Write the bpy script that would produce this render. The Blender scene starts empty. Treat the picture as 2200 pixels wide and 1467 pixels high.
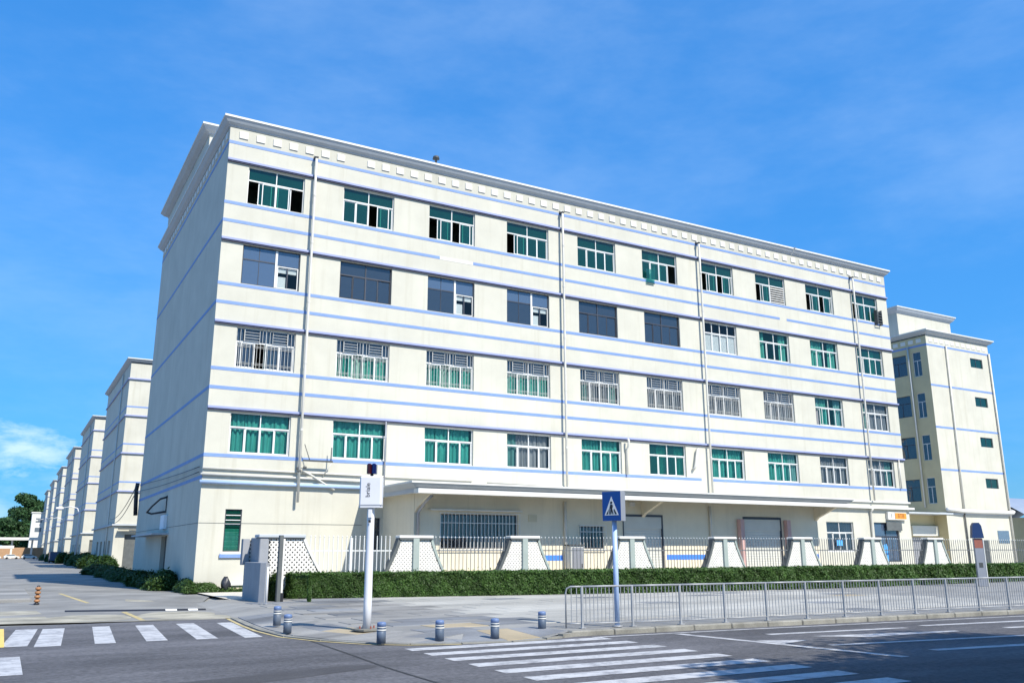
import bpy, math, random
import numpy as np
from mathutils import Vector, Matrix
random.seed(7); rng = np.random.default_rng(7)
S = bpy.context.scene
COL = S.collection

# ------------------------------------------------------------------ camera
PITCH, ROLL, YAW = math.radians(13.6705), math.radians(-0.1209), math.radians(60.1668)
fw = Vector((math.cos(YAW)*math.cos(PITCH), math.sin(YAW)*math.cos(PITCH), math.sin(PITCH)))
rt = Vector((math.sin(YAW), -math.cos(YAW), 0)); up = rt.cross(fw)
r2 = rt*math.cos(ROLL) + up*math.sin(ROLL); u2 = up*math.cos(ROLL) - rt*math.sin(ROLL)
cd = bpy.data.cameras.new('camera'); cam = bpy.data.objects.new('camera', cd); COL.objects.link(cam)
m = Matrix((r2, u2, -fw)).transposed().to_4x4(); m.translation = (-8.133, -45.059, 1.8)
cam.matrix_world = m
cd.sensor_width = 36; cd.lens = 1856.357/2200*36; cd.clip_start = .1; cd.clip_end = 6000
S.camera = cam
# ------------------------------------------------------------------ sky and sun
SUNV = Vector((.25, -1.0, 1.05)).normalized()           # towards the sun
elev = math.asin(SUNV.z); azim = math.atan2(SUNV.x, SUNV.y)
W = bpy.data.worlds.new('World'); S.world = W; W.use_nodes = True
nt = W.node_tree; nt.nodes.clear()
out = nt.nodes.new('ShaderNodeOutputWorld'); bg = nt.nodes.new('ShaderNodeBackground'); bg.inputs[1].default_value = .108
sky = nt.nodes.new('ShaderNodeTexSky'); sky.sky_type = 'NISHITA'; sky.sun_disc = False
sky.sun_elevation = elev; sky.sun_rotation = azim
sky.air_density = 1.5; sky.dust_density = .3; sky.ozone_density = 4.5; sky.altitude = 0
hs = nt.nodes.new('ShaderNodeHueSaturation'); hs.inputs['Saturation'].default_value = 1.15; hs.inputs['Value'].default_value = 1.0
tint = nt.nodes.new('ShaderNodeMix'); tint.data_type = 'RGBA'; tint.blend_type = 'MULTIPLY'; tint.inputs['Factor'].default_value = 1; tint.inputs['B'].default_value = (.44, 1.52, 3.05, 1)
gm = nt.nodes.new('ShaderNodeGamma'); gm.inputs[1].default_value = .47
nt.links.new(sky.outputs[0], hs.inputs['Color'])
tc = nt.nodes.new('ShaderNodeTexCoord')
mp = nt.nodes.new('ShaderNodeMapping'); mp.inputs['Scale'].default_value = (1, 1, 2.6)
nt.links.new(tc.outputs['Generated'], mp.inputs[0])
def wnoise(scale, detail, lo, hi, dist=.0):
    n = nt.nodes.new('ShaderNodeTexNoise'); n.inputs['Scale'].default_value = scale; n.inputs['Detail'].default_value = detail
    n.inputs['Roughness'].default_value = .62; n.inputs['Distortion'].default_value = dist
    nt.links.new(mp.outputs[0], n.inputs['Vector'])
    r = nt.nodes.new('ShaderNodeMapRange'); r.inputs[1].default_value = lo; r.inputs[2].default_value = hi; r.clamp = True
    r.interpolation_type = 'SMOOTHSTEP'
    nt.links.new(n.outputs['Fac'], r.inputs[0]); return r.outputs[0]
def wmath(op, a, b):
    n = nt.nodes.new('ShaderNodeMath'); n.operation = op; n.use_clamp = True
    for i, v in enumerate((a, b)):
        if hasattr(v, 'links'): nt.links.new(v, n.inputs[i])
        else: n.inputs[i].default_value = v
    return n.outputs[0]
sx = nt.nodes.new('ShaderNodeSeparateXYZ'); nt.links.new(tc.outputs['Generated'], sx.inputs[0])
low = nt.nodes.new('ShaderNodeMapRange'); low.inputs[1].default_value = .24; low.inputs[2].default_value = .02; low.clamp = True
nt.links.new(sx.outputs['Z'], low.inputs[0])
cum = wmath('MULTIPLY', wmath('MULTIPLY', wnoise(5.2, 9, .50, .70, .3), low.outputs[0]), .6)   # faint cloud low above the horizon
def wvec(op, a, v):
    n = nt.nodes.new('ShaderNodeVectorMath'); n.operation = op; nt.links.new(a, n.inputs[0])
    if v is not None: n.inputs[1].default_value = v
    return n
vd = wvec('LENGTH', wvec('MULTIPLY', wvec('SUBTRACT', tc.outputs['Generated'], (.0, .994, .100)).outputs[0], (1, 1, 2.0)).outputs[0], None)
cr = nt.nodes.new('ShaderNodeMapRange'); cr.inputs[1].default_value = .085; cr.inputs[2].default_value = .0; cr.clamp = True
nt.links.new(vd.outputs['Value'], cr.inputs[0])
puff = wmath('MULTIPLY', wmath('SUBTRACT', wmath('ADD', wmath('MULTIPLY', cr.outputs[0], .62), wmath('MULTIPLY', wnoise(20, 9, .30, .72, .2), .38)), .42), 2.6)   # the white cloud at the end of the side street
cum = wmath('MAXIMUM', cum, puff)
thin = wmath('MULTIPLY', wnoise(2.6, 6, .34, .80, .1), .15)                   # thin high veil all over
mask = wmath('MAXIMUM', wmath('MULTIPLY', cum, .62), thin)
mixc = nt.nodes.new('ShaderNodeMix'); mixc.data_type = 'RGBA'; mixc.inputs['B'].default_value = (6.6, 8.0, 9.2, 1)
nt.links.new(hs.outputs[0], gm.inputs[0]); nt.links.new(gm.outputs[0], tint.inputs['A']); nt.links.new(mask, mixc.inputs['Factor']); nt.links.new(tint.outputs['Result'], mixc.inputs['A'])
nt.links.new(mixc.outputs['Result'], bg.inputs[0]); nt.links.new(bg.outputs[0], out.inputs[0])
sd = bpy.data.lights.new('sun', 'SUN'); sd.energy = 5.0; sd.angle = math.radians(.5); sd.color = (1, .94, .82)
so = bpy.data.objects.new('sun', sd); COL.objects.link(so); so.rotation_euler = (-SUNV).to_track_quat('-Z', 'Y').to_euler(); so.location = (20, -60, 60)
S.view_settings.view_transform = 'Standard'; S.view_settings.look = 'None'; S.view_settings.exposure = 0.45; S.view_settings.gamma = 1

# ------------------------------------------------------------------ materials
def mat(name, col, rough=.6, var=.12, scale=1.2, streak=0., speck=0., speck_scale=60, bump=0., bump_scale=40, metal=0., spec=.4, dirt=(.35, .33, .28), blotch=0., blotch_scale=.35, translucent=0., stretch=(1, 1, 1)):
    M = bpy.data.materials.new(name); M.use_nodes = True; t = M.node_tree; N = t.nodes; L = t.links
    b = N['Principled BSDF']; b.inputs['Roughness'].default_value = rough; b.inputs['Metallic'].default_value = metal
    b.inputs['Specular IOR Level'].default_value = spec
    g = N.new('ShaderNodeNewGeometry')
    def noise(sc, det, vec=None, r=.6):
        n = N.new('ShaderNodeTexNoise'); n.inputs['Scale'].default_value = sc; n.inputs['Detail'].default_value = det; n.inputs['Roughness'].default_value = r
        L.new(vec or g.outputs['Position'], n.inputs['Vector']); return n.outputs['Fac']
    def mapped(s):
        q = N.new('ShaderNodeMapping'); q.inputs['Scale'].default_value = s; L.new(g.outputs['Position'], q.inputs[0]); return q.outputs[0]
    def rng_(v, a, b_, c, d):
        r = N.new('ShaderNodeMapRange'); r.inputs[1].default_value = a; r.inputs[2].default_value = b_; r.inputs[3].default_value = c; r.inputs[4].default_value = d
        L.new(v, r.inputs[0]); return r.outputs[0]
    def mul(cur, f):
        q = N.new('ShaderNodeMix'); q.data_type = 'RGBA'; q.blend_type = 'MULTIPLY'; q.inputs['Factor'].default_value = 1
        L.new(cur, q.inputs['A']); L.new(f, q.inputs['B']); return q.outputs['Result']
    def mixto(cur, f, c):
        q = N.new('ShaderNodeMix'); q.data_type = 'RGBA'; q.inputs['B'].default_value = (*c, 1)
        L.new(f, q.inputs['Factor']); L.new(cur, q.inputs['A']); return q.outputs['Result']
    rgb = N.new('ShaderNodeRGB'); rgb.outputs[0].default_value = (*col, 1); cur = rgb.outputs[0]
    if var: cur = mul(cur, rng_(noise(scale, 6, mapped(stretch)), .25, .75, 1-var, 1+var))
    if blotch: cur = mul(cur, rng_(noise(blotch_scale, 5, mapped(stretch)), .38, .62, 1-blotch, 1.0))
    if speck: cur = mul(cur, rng_(noise(speck_scale, 3, r=.8), .3, .7, 1-speck, 1+speck))
    if streak:
        f = rng_(noise(1.0, 7, mapped((2.2, 2.2, .10)), .7), .52, .80, 0, streak)
        cur = mixto(cur, f, dirt)
    L.new(cur, b.inputs['Base Color'])
    if bump:
        bn = N.new('ShaderNodeBump'); bn.inputs['Strength'].default_value = bump; bn.inputs['Distance'].default_value = .02
        L.new(noise(bump_scale, 4, r=.7), bn.inputs['Height']); L.new(bn.outputs[0], b.inputs['Normal'])
    if translucent:
        tr = N.new('ShaderNodeBsdfTranslucent'); L.new(cur, tr.inputs[0]); ms = N.new('ShaderNodeMixShader'); ms.inputs[0].default_value = translucent
        L.new(b.outputs[0], ms.inputs[1]); L.new(tr.outputs[0], ms.inputs[2]); L.new(ms.outputs[0], N['Material Output'].inputs[0])
    return M
def glass(name, tint, rough=.02, dens=.0, body=(.02, .04, .04), ior=1.5):
    M = bpy.data.materials.new(name); M.use_nodes = True; t = M.node_tree; N = t.nodes; L = t.links; N.remove(N['Principled BSDF'])
    tr = N.new('ShaderNodeBsdfTransparent'); tr.inputs[0].default_value = (*tint, 1)
    df = N.new('ShaderNodeBsdfDiffuse'); df.inputs[0].default_value = (*body, 1)
    m0 = N.new('ShaderNodeMixShader'); m0.inputs[0].default_value = dens; L.new(tr.outputs[0], m0.inputs[1]); L.new(df.outputs[0], m0.inputs[2])
    gl = N.new('ShaderNodeBsdfGlossy'); gl.inputs['Roughness'].default_value = rough
    fr = N.new('ShaderNodeFresnel'); fr.inputs[0].default_value = ior
    g = N.new('ShaderNodeNewGeometry'); ff = N.new('ShaderNodeMath'); ff.operation = 'SUBTRACT'; ff.inputs[0].default_value = 1; L.new(g.outputs['Backfacing'], ff.inputs[1])
    fm_ = N.new('ShaderNodeMath'); fm_.operation = 'MULTIPLY'; L.new(fr.outputs[0], fm_.inputs[0]); L.new(ff.outputs[0], fm_.inputs[1]); n = N.new('ShaderNodeTexNoise'); n.inputs['Scale'].default_value = .9; L.new(g.outputs['Position'], n.inputs['Vector'])
    bn = N.new('ShaderNodeBump'); bn.inputs['Strength'].default_value = .15; bn.inputs['Distance'].default_value = .08; L.new(n.outputs['Fac'], bn.inputs['Height'])
    L.new(bn.outputs[0], gl.inputs['Normal'])
    m1 = N.new('ShaderNodeMixShader'); L.new(fm_.outputs[0], m1.inputs[0]); L.new(m0.outputs[0], m1.inputs[1]); L.new(gl.outputs[0], m1.inputs[2])
    L.new(m1.outputs[0], N['Material Output'].inputs[0]); return M
M_ = {}
M_['wall'] = mat('cream_wall_paint', (.545, .528, .45), .75, .07, .5, streak=.5, speck=.03, speck_scale=25, bump=.15, bump_scale=30, spec=.25, dirt=(.38, .35, .26), blotch=.06)
M_['frieze'] = mat('frieze_paint', (.50, .485, .415), .75, .06, .5, streak=.35, bump=.15, spec=.25, dirt=(.30, .28, .22), blotch=.08)
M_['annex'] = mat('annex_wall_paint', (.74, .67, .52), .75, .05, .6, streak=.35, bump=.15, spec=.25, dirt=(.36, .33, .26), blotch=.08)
M_['white'] = mat('white_trim_paint', (.66, .65, .61), .55, .05, 1.5, streak=.25, dirt=(.5, .48, .42))
M_['cornice'] = mat('cornice_paint', (.42, .45, .48), .7, .06, 1, streak=.35, dirt=(.4, .4, .38))
M_['blue'] = mat('blue_stripe_paint', (.165, .265, .52), .6, .10, 1.3, streak=.2, dirt=(.4, .45, .6))
M_['ledge'] = mat('ledge_violet_paint', (.27, .31, .50), .6, .08, 1.3, streak=.35, dirt=(.3, .3, .36))
M_['hood_shade'] = mat('navy_hood_shade', (.045, .05, .10), .7, .15, 2)  # painted shade for the dark line beneath the window hoods
M_['bright_blue'] = mat('bright_blue_paint', (.06, .22, .75), .5, .06)
M_['frame'] = mat('white_aluminium', (.66, .66, .64), .4, .03, spec=.5)
M_['grille'] = mat('grey_white_grille', (.42, .42, .40), .5, .12, 4)
M_['dframe'] = mat('dark_aluminium', (.05, .055, .07), .4, .05)
M_['steel'] = mat('galvanised_steel', (.33, .34, .355), .5, .15, 6, metal=.25)
M_['dsteel'] = mat('dark_steel_paint', (.07, .075, .075), .5, .15, 8)
M_['fencesteel'] = mat('fence_steel_paint', (.16, .17, .18), .5, .15, 8)
M_['pipe'] = mat('white_pvc_pipe', (.60, .58, .52), .4, .08, 2, streak=.25)
M_['bluepipe'] = mat('pale_blue_pipe', (.36, .48, .68), .4, .08, 2)
M_['black'] = mat('black_plastic', (.02, .02, .024), .4, .1)
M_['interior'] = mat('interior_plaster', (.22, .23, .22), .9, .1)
M_['teal'] = mat('teal_curtain', (.13, .33, .31), .9, .35, 2.5, translucent=.25, stretch=(3, 3, .4))
M_['tealpale'] = mat('pale_teal_curtain', (.24, .42, .37), .9, .3, 2.5, translucent=.25, stretch=(3, 3, .4))
M_['greycurt'] = mat('grey_curtain', (.36, .36, .38), .9, .18, 2.5, translucent=.2, stretch=(3, 3, .4))
M_['blind'] = mat('white_blind', (.8, .8, .8), .7, .04)
M_['g_green'] = glass('green_tinted_glass', (.50, .80, .73), .02, .17, (.02, .15, .125), 1.7)
M_['g_teal'] = glass('teal_tinted_glass', (.76, .96, .93), .02, .03, (.02, .2, .17))
M_['g_dark'] = glass('grey_tinted_glass', (.54, .60, .66), .02, .24, (.09, .12, .16), 2.0)
M_['g_blue'] = glass('blue_reflecting_glass', (.48, .56, .66), .02, .32, (.19, .27, .40), 2.2)
M_['g_clear'] = glass('clear_glass', (.86, .89, .89), .02, .03)
M_['asphalt'] = mat('asphalt', (.130, .128, .136), .85, .20, 1.8, speck=.36, speck_scale=9, bump=.45, bump_scale=70, spec=.3, blotch=.45, blotch_scale=.28, stretch=(.35, 1.2, 1))
M_['pave'] = mat('paving_concrete', (.27, .265, .25), .85, .12, .7, speck=.10, speck_scale=30, bump=.2, blotch=.22, blotch_scale=.5, stretch=(.5, 1, 1))
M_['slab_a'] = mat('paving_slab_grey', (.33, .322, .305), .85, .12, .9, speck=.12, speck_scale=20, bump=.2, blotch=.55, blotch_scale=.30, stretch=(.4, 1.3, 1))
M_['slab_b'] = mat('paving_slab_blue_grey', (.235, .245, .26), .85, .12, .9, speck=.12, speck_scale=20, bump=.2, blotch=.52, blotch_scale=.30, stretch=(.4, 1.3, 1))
M_['slab_c'] = mat('paving_slab_pale', (.42, .41, .375), .85, .12, .9, speck=.12, speck_scale=20, bump=.2, blotch=.30, blotch_scale=.30, stretch=(.4, 1.3, 1))
M_['slab_t'] = mat('paving_slab_tan', (.40, .33, .22), .85, .14, .9, speck=.10, speck_scale=35, bump=.2, blotch=.2)
M_['drive'] = mat('driveway_concrete', (.27, .265, .25), .85, .14, .5, speck=.10, speck_scale=18, bump=.2, blotch=.35, blotch_scale=.3)
M_['yard'] = mat('pale_yard_concrete', (.58, .545, .47), .85, .1, .5, blotch=.12)
M_['cream_mark'] = mat('worn_cream_paint', (.40, .37, .29), .8, .2, 1.1, blotch=.40, blotch_scale=.9)
M_['kerb'] = mat('kerb_stone', (.28, .27, .235), .85, .18, 2, speck=.15, speck_scale=30, bump=.4, blotch=.35, blotch_scale=1.1)
M_['ground'] = mat('ground_concrete', (.25, .25, .235), .9, .15, .1, blotch=.2, blotch_scale=.05)
M_['yellow'] = mat('yellow_road_paint', (.52, .42, .20), .75, .12, 3, blotch=.3, blotch_scale=2.5)
M_['mat_yellow'] = mat('yellow_rubber', (.62, .47, .16), .7, .12, 3)
M_['leaf'] = mat('hedge_leaves', (.068, .138, .029), .55, .45, 2.6, speck=.55, speck_scale=16, spec=.35, translucent=.25, blotch=.35, blotch_scale=.8)
M_['leaf2'] = mat('shrub_leaves', (.05, .10, .02), .55, .4, 1.6, speck=.5, speck_scale=12, spec=.35, translucent=.25)
M_['leaf3'] = mat('tree_leaves', (.035, .085, .028), .6, .35, .25, speck=.4, speck_scale=1.2, spec=.3, translucent=.2)
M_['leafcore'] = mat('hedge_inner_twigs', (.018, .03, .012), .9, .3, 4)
M_['bark'] = mat('bark', (.10, .075, .05), .9, .3, 4, bump=.5)
M_['lattice'] = mat('white_cement_lattice', (.68, .66, .61), .8, .08, 3, streak=.3, dirt=(.4, .37, .32))
M_['cement'] = mat('raw_cement', (.20, .20, .20), .9, .15, 2)
M_['greywall'] = mat('grey_blue_render', (.29, .30, .32), .8, .10, 1.2, streak=.45, dirt=(.12, .12, .13), bump=.2)
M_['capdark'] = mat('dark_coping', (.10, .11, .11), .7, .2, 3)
M_['pilaster'] = mat('grey_green_pilaster', (.33, .38, .35), .7, .08, 2, streak=.3, dirt=(.25, .28, .26))
M_['bollard'] = mat('blue_grey_steel', (.095, .125, .175), .5, .2, 7, metal=.1, streak=.4)
M_['bollcap'] = mat('blue_bollard_cap', (.12, .18, .33), .45, .15, 7)
M_['signblue'] = mat('sign_blue', (.008, .058, .24), .35, .04)
M_['hoodblue'] = mat('navy_hood', (.015, .04, .12), .4, .08)
M_['signgrey'] = mat('sign_grey_side', (.30, .31, .34), .45, .06, metal=.3)
M_['signpole'] = mat('pale_blue_pole', (.38, .50, .72), .4, .06, 4)
M_['white_pole'] = mat('white_gloss_paint', (.66, .66, .68), .3, .04, 2, streak=.12)
M_['red'] = mat('red_paint', (.56, .36, .33), .5, .12)
M_['redlamp'] = mat('dark_red_lens', (.035, .005, .008), .15, .05)
M_['bluelamp'] = mat('dark_blue_lens', (.004, .010, .075), .15, .05)
M_['orange'] = mat('orange_sign_face', (.70, .28, .04), .5, .08, 6)
M_['brown'] = mat('brown_lettering', (.28, .10, .03), .6, .1)
M_['shutter'] = mat('grey_shutter_paint', (.58, .58, .53), .55, .06, 1.5, streak=.2)
M_['beige'] = mat('beige_plate', (.55, .50, .36), .6, .08)
M_['ybuild'] = mat('yellow_wall_paint', (.55, .48, .29), .75, .07, .6, streak=.3, blotch=.08)
M_['greyroof'] = mat('grey_metal_roof', (.30, .34, .40), .5, .1, 1, metal=.2)
M_['tanwall'] = mat('tan_brick_wall', (.42, .26, .15), .85, .15, 2)
M_['rust'] = mat('rust_brown_paint', (.30, .10, .07), .6, .15)
M_['tyre'] = mat('orange_brown_rubber', (.33, .16, .07), .6, .2, 8)
M_['skyblue'] = mat('light_blue_vinyl', (.10, .40, .85), .4, .12, 5)
M_['bag'] = mat('black_refuse_bag', (.025, .027, .035), .35, .3, 8, bump=.6, bump_scale=14)
M_['vanblue'] = mat('dark_blue_body', (.06, .09, .16), .35, .1)
def paint_worn(name, col):
    M = mat(name, col, .7, .06, 3); t = M.node_tree; N = t.nodes; L = t.links; b = N['Principled BSDF']
    src = b.inputs['Base Color'].links[0].from_socket
    g = N.new('ShaderNodeNewGeometry'); n = N.new('ShaderNodeTexNoise'); n.inputs['Scale'].default_value = 2.6; n.inputs['Detail'].default_value = 9; n.inputs['Roughness'].default_value = .78
    L.new(g.outputs['Position'], n.inputs['Vector']); r = N.new('ShaderNodeMapRange'); r.inputs[1].default_value = .46; r.inputs[2].default_value = .66; r.inputs[4].default_value = .8
    L.new(n.outputs['Fac'], r.inputs[0]); q = N.new('ShaderNodeMix'); q.data_type = 'RGBA'; q.inputs['B'].default_value = (.13, .13, .145, 1)
    L.new(r.outputs[0], q.inputs['Factor']); L.new(src, q.inputs['A']); L.new(q.outputs['Result'], b.inputs['Base Color']); return M
M_['zebra'] = paint_worn('worn_white_road_paint', (.47, .47, .475))

# ------------------------------------------------------------------ mesh helpers
class MB:
    def __init__(s): s.v = []; s.f = []
    def add(s, v, f): o = len(s.v); s.v += [tuple(p) for p in v]; s.f += [tuple(i+o for i in q) for q in f]; return s
    def box(s, x0, x1, y0, y1, z0, z1):
        return s.add([(x0,y0,z0),(x1,y0,z0),(x1,y1,z0),(x0,y1,z0),(x0,y0,z1),(x1,y0,z1),(x1,y1,z1),(x0,y1,z1)],
                     [(0,3,2,1),(4,5,6,7),(0,1,5,4),(1,2,6,5),(2,3,7,6),(3,0,4,7)])
    def bbox(s, x0, x1, y0, y1, z0, z1, c=.02):        # box with chamfered vertical and top edges
        p = [(x0+c,y0),(x1-c,y0),(x1,y0+c),(x1,y1-c),(x1-c,y1),(x0+c,y1),(x0,y1-c),(x0,y0+c)]
        q = [(min(max(x,x0+c),x1-c), min(max(y,y0+c),y1-c)) for x, y in p]
        v = [(x,y,z0) for x,y in p] + [(x,y,z1-c) for x,y in p] + [(x,y,z1) for x,y in q]
        f = [(i,(i+1)%8,(i+1)%8+8,i+8) for i in range(8)] + [(i+8,(i+1)%8+8,(i+1)%8+16,i+16) for i in range(8)] + [tuple(range(16,24)), tuple(range(7,-1,-1))]
        return s.add(v, f)
    def cyl(s, a, b, r, n=10, r1=None, cap=True):
        a = Vector(a); b = Vector(b); d = (b-a).normalized(); r1 = r if r1 is None else r1
        t = d.orthogonal().normalized(); w = d.cross(t); v = []
        for p, q in ((a, r), (b, r1)):
            v += [p + (t*math.cos(2*math.pi*i/n) + w*math.sin(2*math.pi*i/n))*q for i in range(n)]
        f = [(i,(i+1)%n,(i+1)%n+n,i+n) for i in range(n)]
        if cap: f += [tuple(range(n-1,-1,-1)), tuple(range(n,2*n))]
        return s.add(v, f)
    def tube(s, pts, r, n=8):
        pts = [Vector(p) for p in pts]; v = []; t0 = None
        for i, p in enumerate(pts):
            d = (pts[min(i+1,len(pts)-1)] - pts[max(i-1,0)]).normalized()
            t = d.orthogonal().normalized() if t0 is None else (t0 - d*t0.dot(d)).normalized(); t0 = t; w = d.cross(t)
            rr = r[i] if isinstance(r, (list, tuple)) else r
            v += [p + (t*math.cos(2*math.pi*k/n)+w*math.sin(2*math.pi*k/n))*rr for k in range(n)]
        f = [(i*n+k, i*n+(k+1)%n, (i+1)*n+(k+1)%n, (i+1)*n+k) for i in range(len(pts)-1) for k in range(n)]
        f += [tuple(range(n-1,-1,-1)), tuple(range((len(pts)-1)*n, len(pts)*n))]
        return s.add(v, f)
    def lathe(s, prof, c=(0,0), n=20):
        v = [(c[0]+r*math.cos(2*math.pi*k/n), c[1]+r*math.sin(2*math.pi*k/n), z) for r, z in prof for k in range(n)]
        f = [(i*n+k, i*n+(k+1)%n, (i+1)*n+(k+1)%n, (i+1)*n+k) for i in range(len(prof)-1) for k in range(n)]
        f += [tuple(range(n-1,-1,-1)), tuple(range((len(prof)-1)*n, len(prof)*n))]
        return s.add(v, f)
    def prism(s, poly, y0, y1):                         # polygon in x,z extruded along y (poly counter-clockwise seen from -y)
        n = len(poly); v = [(x,y0,z) for x,z in poly] + [(x,y1,z) for x,z in poly]
        return s.add(v, [tuple(range(n)), tuple(range(2*n-1,n-1,-1))] + [((i+1)%n, i, i+n, (i+1)%n+n) for i in range(n)])
    def slab(s, poly, z0, z1):                          # polygon in x,y extruded up (counter-clockwise)
        n = len(poly); v = [(x,y,z0) for x,y in poly] + [(x,y,z1) for x,y in poly]
        return s.add(v, [tuple(range(n-1,-1,-1)), tuple(range(n,2*n))] + [(i,(i+1)%n,(i+1)%n+n,i+n) for i in range(n)])
    def mesh(s, name, material, smooth=False, center=True):
        v = np.array(s.v, dtype=float).reshape(-1, 3)
        c = np.array([(v[:,0].min()+v[:,0].max())/2, (v[:,1].min()+v[:,1].max())/2, v[:,2].min()]) if center else np.zeros(3)
        me = bpy.data.meshes.new(name); me.from_pydata((v-c).tolist(), [], s.f); me.update()
        if isinstance(material, str): material = M_[material]
        me.materials.append(material)
        if smooth: me.polygons.foreach_set('use_smooth', [True]*len(me.polygons))
        return me, Vector(c)
    def obj(s, name, material, parent=None, smooth=False, kind=None):
        me, c = s.mesh(name, material, smooth); return link(name, me, c, parent, kind)
def link(name, me, loc, parent=None, kind=None):
    o = bpy.data.objects.new(name, me); COL.objects.link(o); o.location = loc
    if parent is not None:
        o.parent = parent
        if parent.type == 'MESH': o.location = Vector(loc) - parent.location
    if kind: o['kind'] = kind
    return o
def tag(o, label, cat, group=None):
    o['label'] = label; o['category'] = cat
    if group: o['group'] = group
    return o
def thing(name, label, cat, loc=(0,0,0), rz=0, group=None):
    o = bpy.data.objects.new(name, None); COL.objects.link(o); o.location = loc; o.rotation_euler = (0,0,rz); o.empty_display_size = .3
    return tag(o, label, cat, group)
def copy_tree(o, parent=None):
    c = o.copy(); COL.objects.link(c); c.parent = parent
    for ch in list(o.children): copy_tree(ch, c)
    return c
def B(name, x0, x1, y0, y1, z0, z1, m, parent=None, kind=None): return MB().box(x0,x1,y0,y1,z0,z1).obj(name, m, parent, kind=kind)
def holed(u0, u1, v0, v1, holes, fn, depth):
    """a wall sheet in u,v with openings and reveals; fn(u,v,d) -> point"""
    us = sorted({u0,u1,*[h[0] for h in holes],*[h[1] for h in holes]}); vs = sorted({v0,v1,*[h[2] for h in holes],*[h[3] for h in holes]})
    b = MB()
    for a, c in zip(us, us[1:]):
        for d, e in zip(vs, vs[1:]):
            cu, cv = (a+c)/2, (d+e)/2
            if any(h[0]<cu<h[1] and h[2]<cv<h[3] for h in holes): continue
            b.add([fn(a,d,0),fn(c,d,0),fn(c,e,0),fn(a,e,0)], [(0,1,2,3)])
    for h in holes:
        p = [(h[0],h[2]),(h[1],h[2]),(h[1],h[3]),(h[0],h[3])]
        for i in range(4):
            q, r = p[i], p[(i+1)%4]
            b.add([fn(*q,0),fn(*q,depth),fn(*r,depth),fn(*r,0)], [(0,1,2,3)])
    return b
def rect_ring(x0,x1,z0,z1,t,y0,y1,b=None):
    b = b or MB(); b.box(x0,x1,y0,y1,z0,z0+t).box(x0,x1,y0,y1,z1-t,z1).box(x0,x0+t,y0,y1,z0+t,z1-t).box(x1-t,x1,y0,y1,z0+t,z1-t); return b
def text_mesh(name, txt, size, material, parent, loc, rot, extrude=.003):
    cu = bpy.data.curves.new(name, 'FONT'); cu.body = txt; cu.size = size; cu.extrude = extrude; cu.align_x = 'CENTER'; cu.align_y = 'CENTER'
    o = bpy.data.objects.new('tmp', cu); COL.objects.link(o); bpy.context.view_layer.update()
    me = bpy.data.meshes.new_from_object(o.evaluated_get(bpy.context.evaluated_depsgraph_get())); bpy.data.objects.remove(o)
    me.materials.clear(); me.materials.append(M_[material]); k = link(name, me, loc, parent); k.rotation_euler = rot; return k
def leaf_mesh(name, P, size, material, nrm=None, upbias=.3):
    """one small bent leaf quad at each point"""
    n = len(P); a = rng.normal(size=(n,3))
    if nrm is not None: a = a*.75 + nrm
    a[:,2] += upbias; a /= np.linalg.norm(a,axis=1,keepdims=True)
    t = np.cross(a, rng.normal(size=(n,3))); t /= np.linalg.norm(t,axis=1,keepdims=True)+1e-9; w = np.cross(a,t)
    s = (np.asarray(size)*rng.uniform(.6,1.3,n))[:,None]
    V = np.stack([P-t*s, P-w*s*.5+a*s*.12, P+t*s, P+w*s*.5+a*s*.12], 1).reshape(-1,3)
    me = bpy.data.meshes.new(name); me.vertices.add(n*4); me.vertices.foreach_set('co', V.ravel())
    me.loops.add(n*4); me.loops.foreach_set('vertex_index', np.arange(n*4)); me.polygons.add(n)
    me.polygons.foreach_set('loop_start', np.arange(n)*4); me.update(calc_edges=True); me.materials.append(M_[material]); return me

# ================================================================== ground
KERB = [(-1.40,-8.6),(-1.53,-10.2),(-1.81,-17.2),(-2.05,-20.2),(-2.13,-22.0),(-2.05,-23.9),(-1.61,-25.25),(-.97,-26.4),(-.3,-27.0),(.7,-27.4),(1.8,-27.6),(2.7,-27.52),(3.2,-27.40),(3.6,-27.25),(7.4,-27.42),(11.3,-27.7),(20,-28.3),(40,-29.7),(95,-33.5)]
g = MB().add([(-1500,-600,-.16),(2500,-600,-.16),(2500,2500,-.16),(-1500,2500,-.16)], [(0,1,2,3)]).obj('ground', 'ground', kind='structure')
road = MB().add([(-60,-62,-.12),(95,-62,-.12),(95,-33,-.12),(3.0,-26.8,-.12),(-1.0,-24,-.12),(-1.3,-17.4,-.12),(-60,-15.0,-.12)], [(0,1,2,3,4,5,6)]).obj('road', 'asphalt', kind='structure')
drive = MB().add([(-60,-16.0,-.116),(-7.98,-16.05,-.116),(-5.1,-17.0,-.116),(-1.75,-17.6,-.116),(-1.3,-9,-.116),(-.0,-4,-.1),(1.5,0,-.05),(1.5,420,-.05),(-60,420,-.05)], [tuple(range(9))]).obj('driveway', 'drive', kind='structure')
yard = MB().add([(0,-8.6,-.03),(95,-8.6,-.03),(95,14,-.03),(0,14,-.03)], [(0,1,2,3)]).obj('yard', 'yard', kind='structure')
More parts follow.
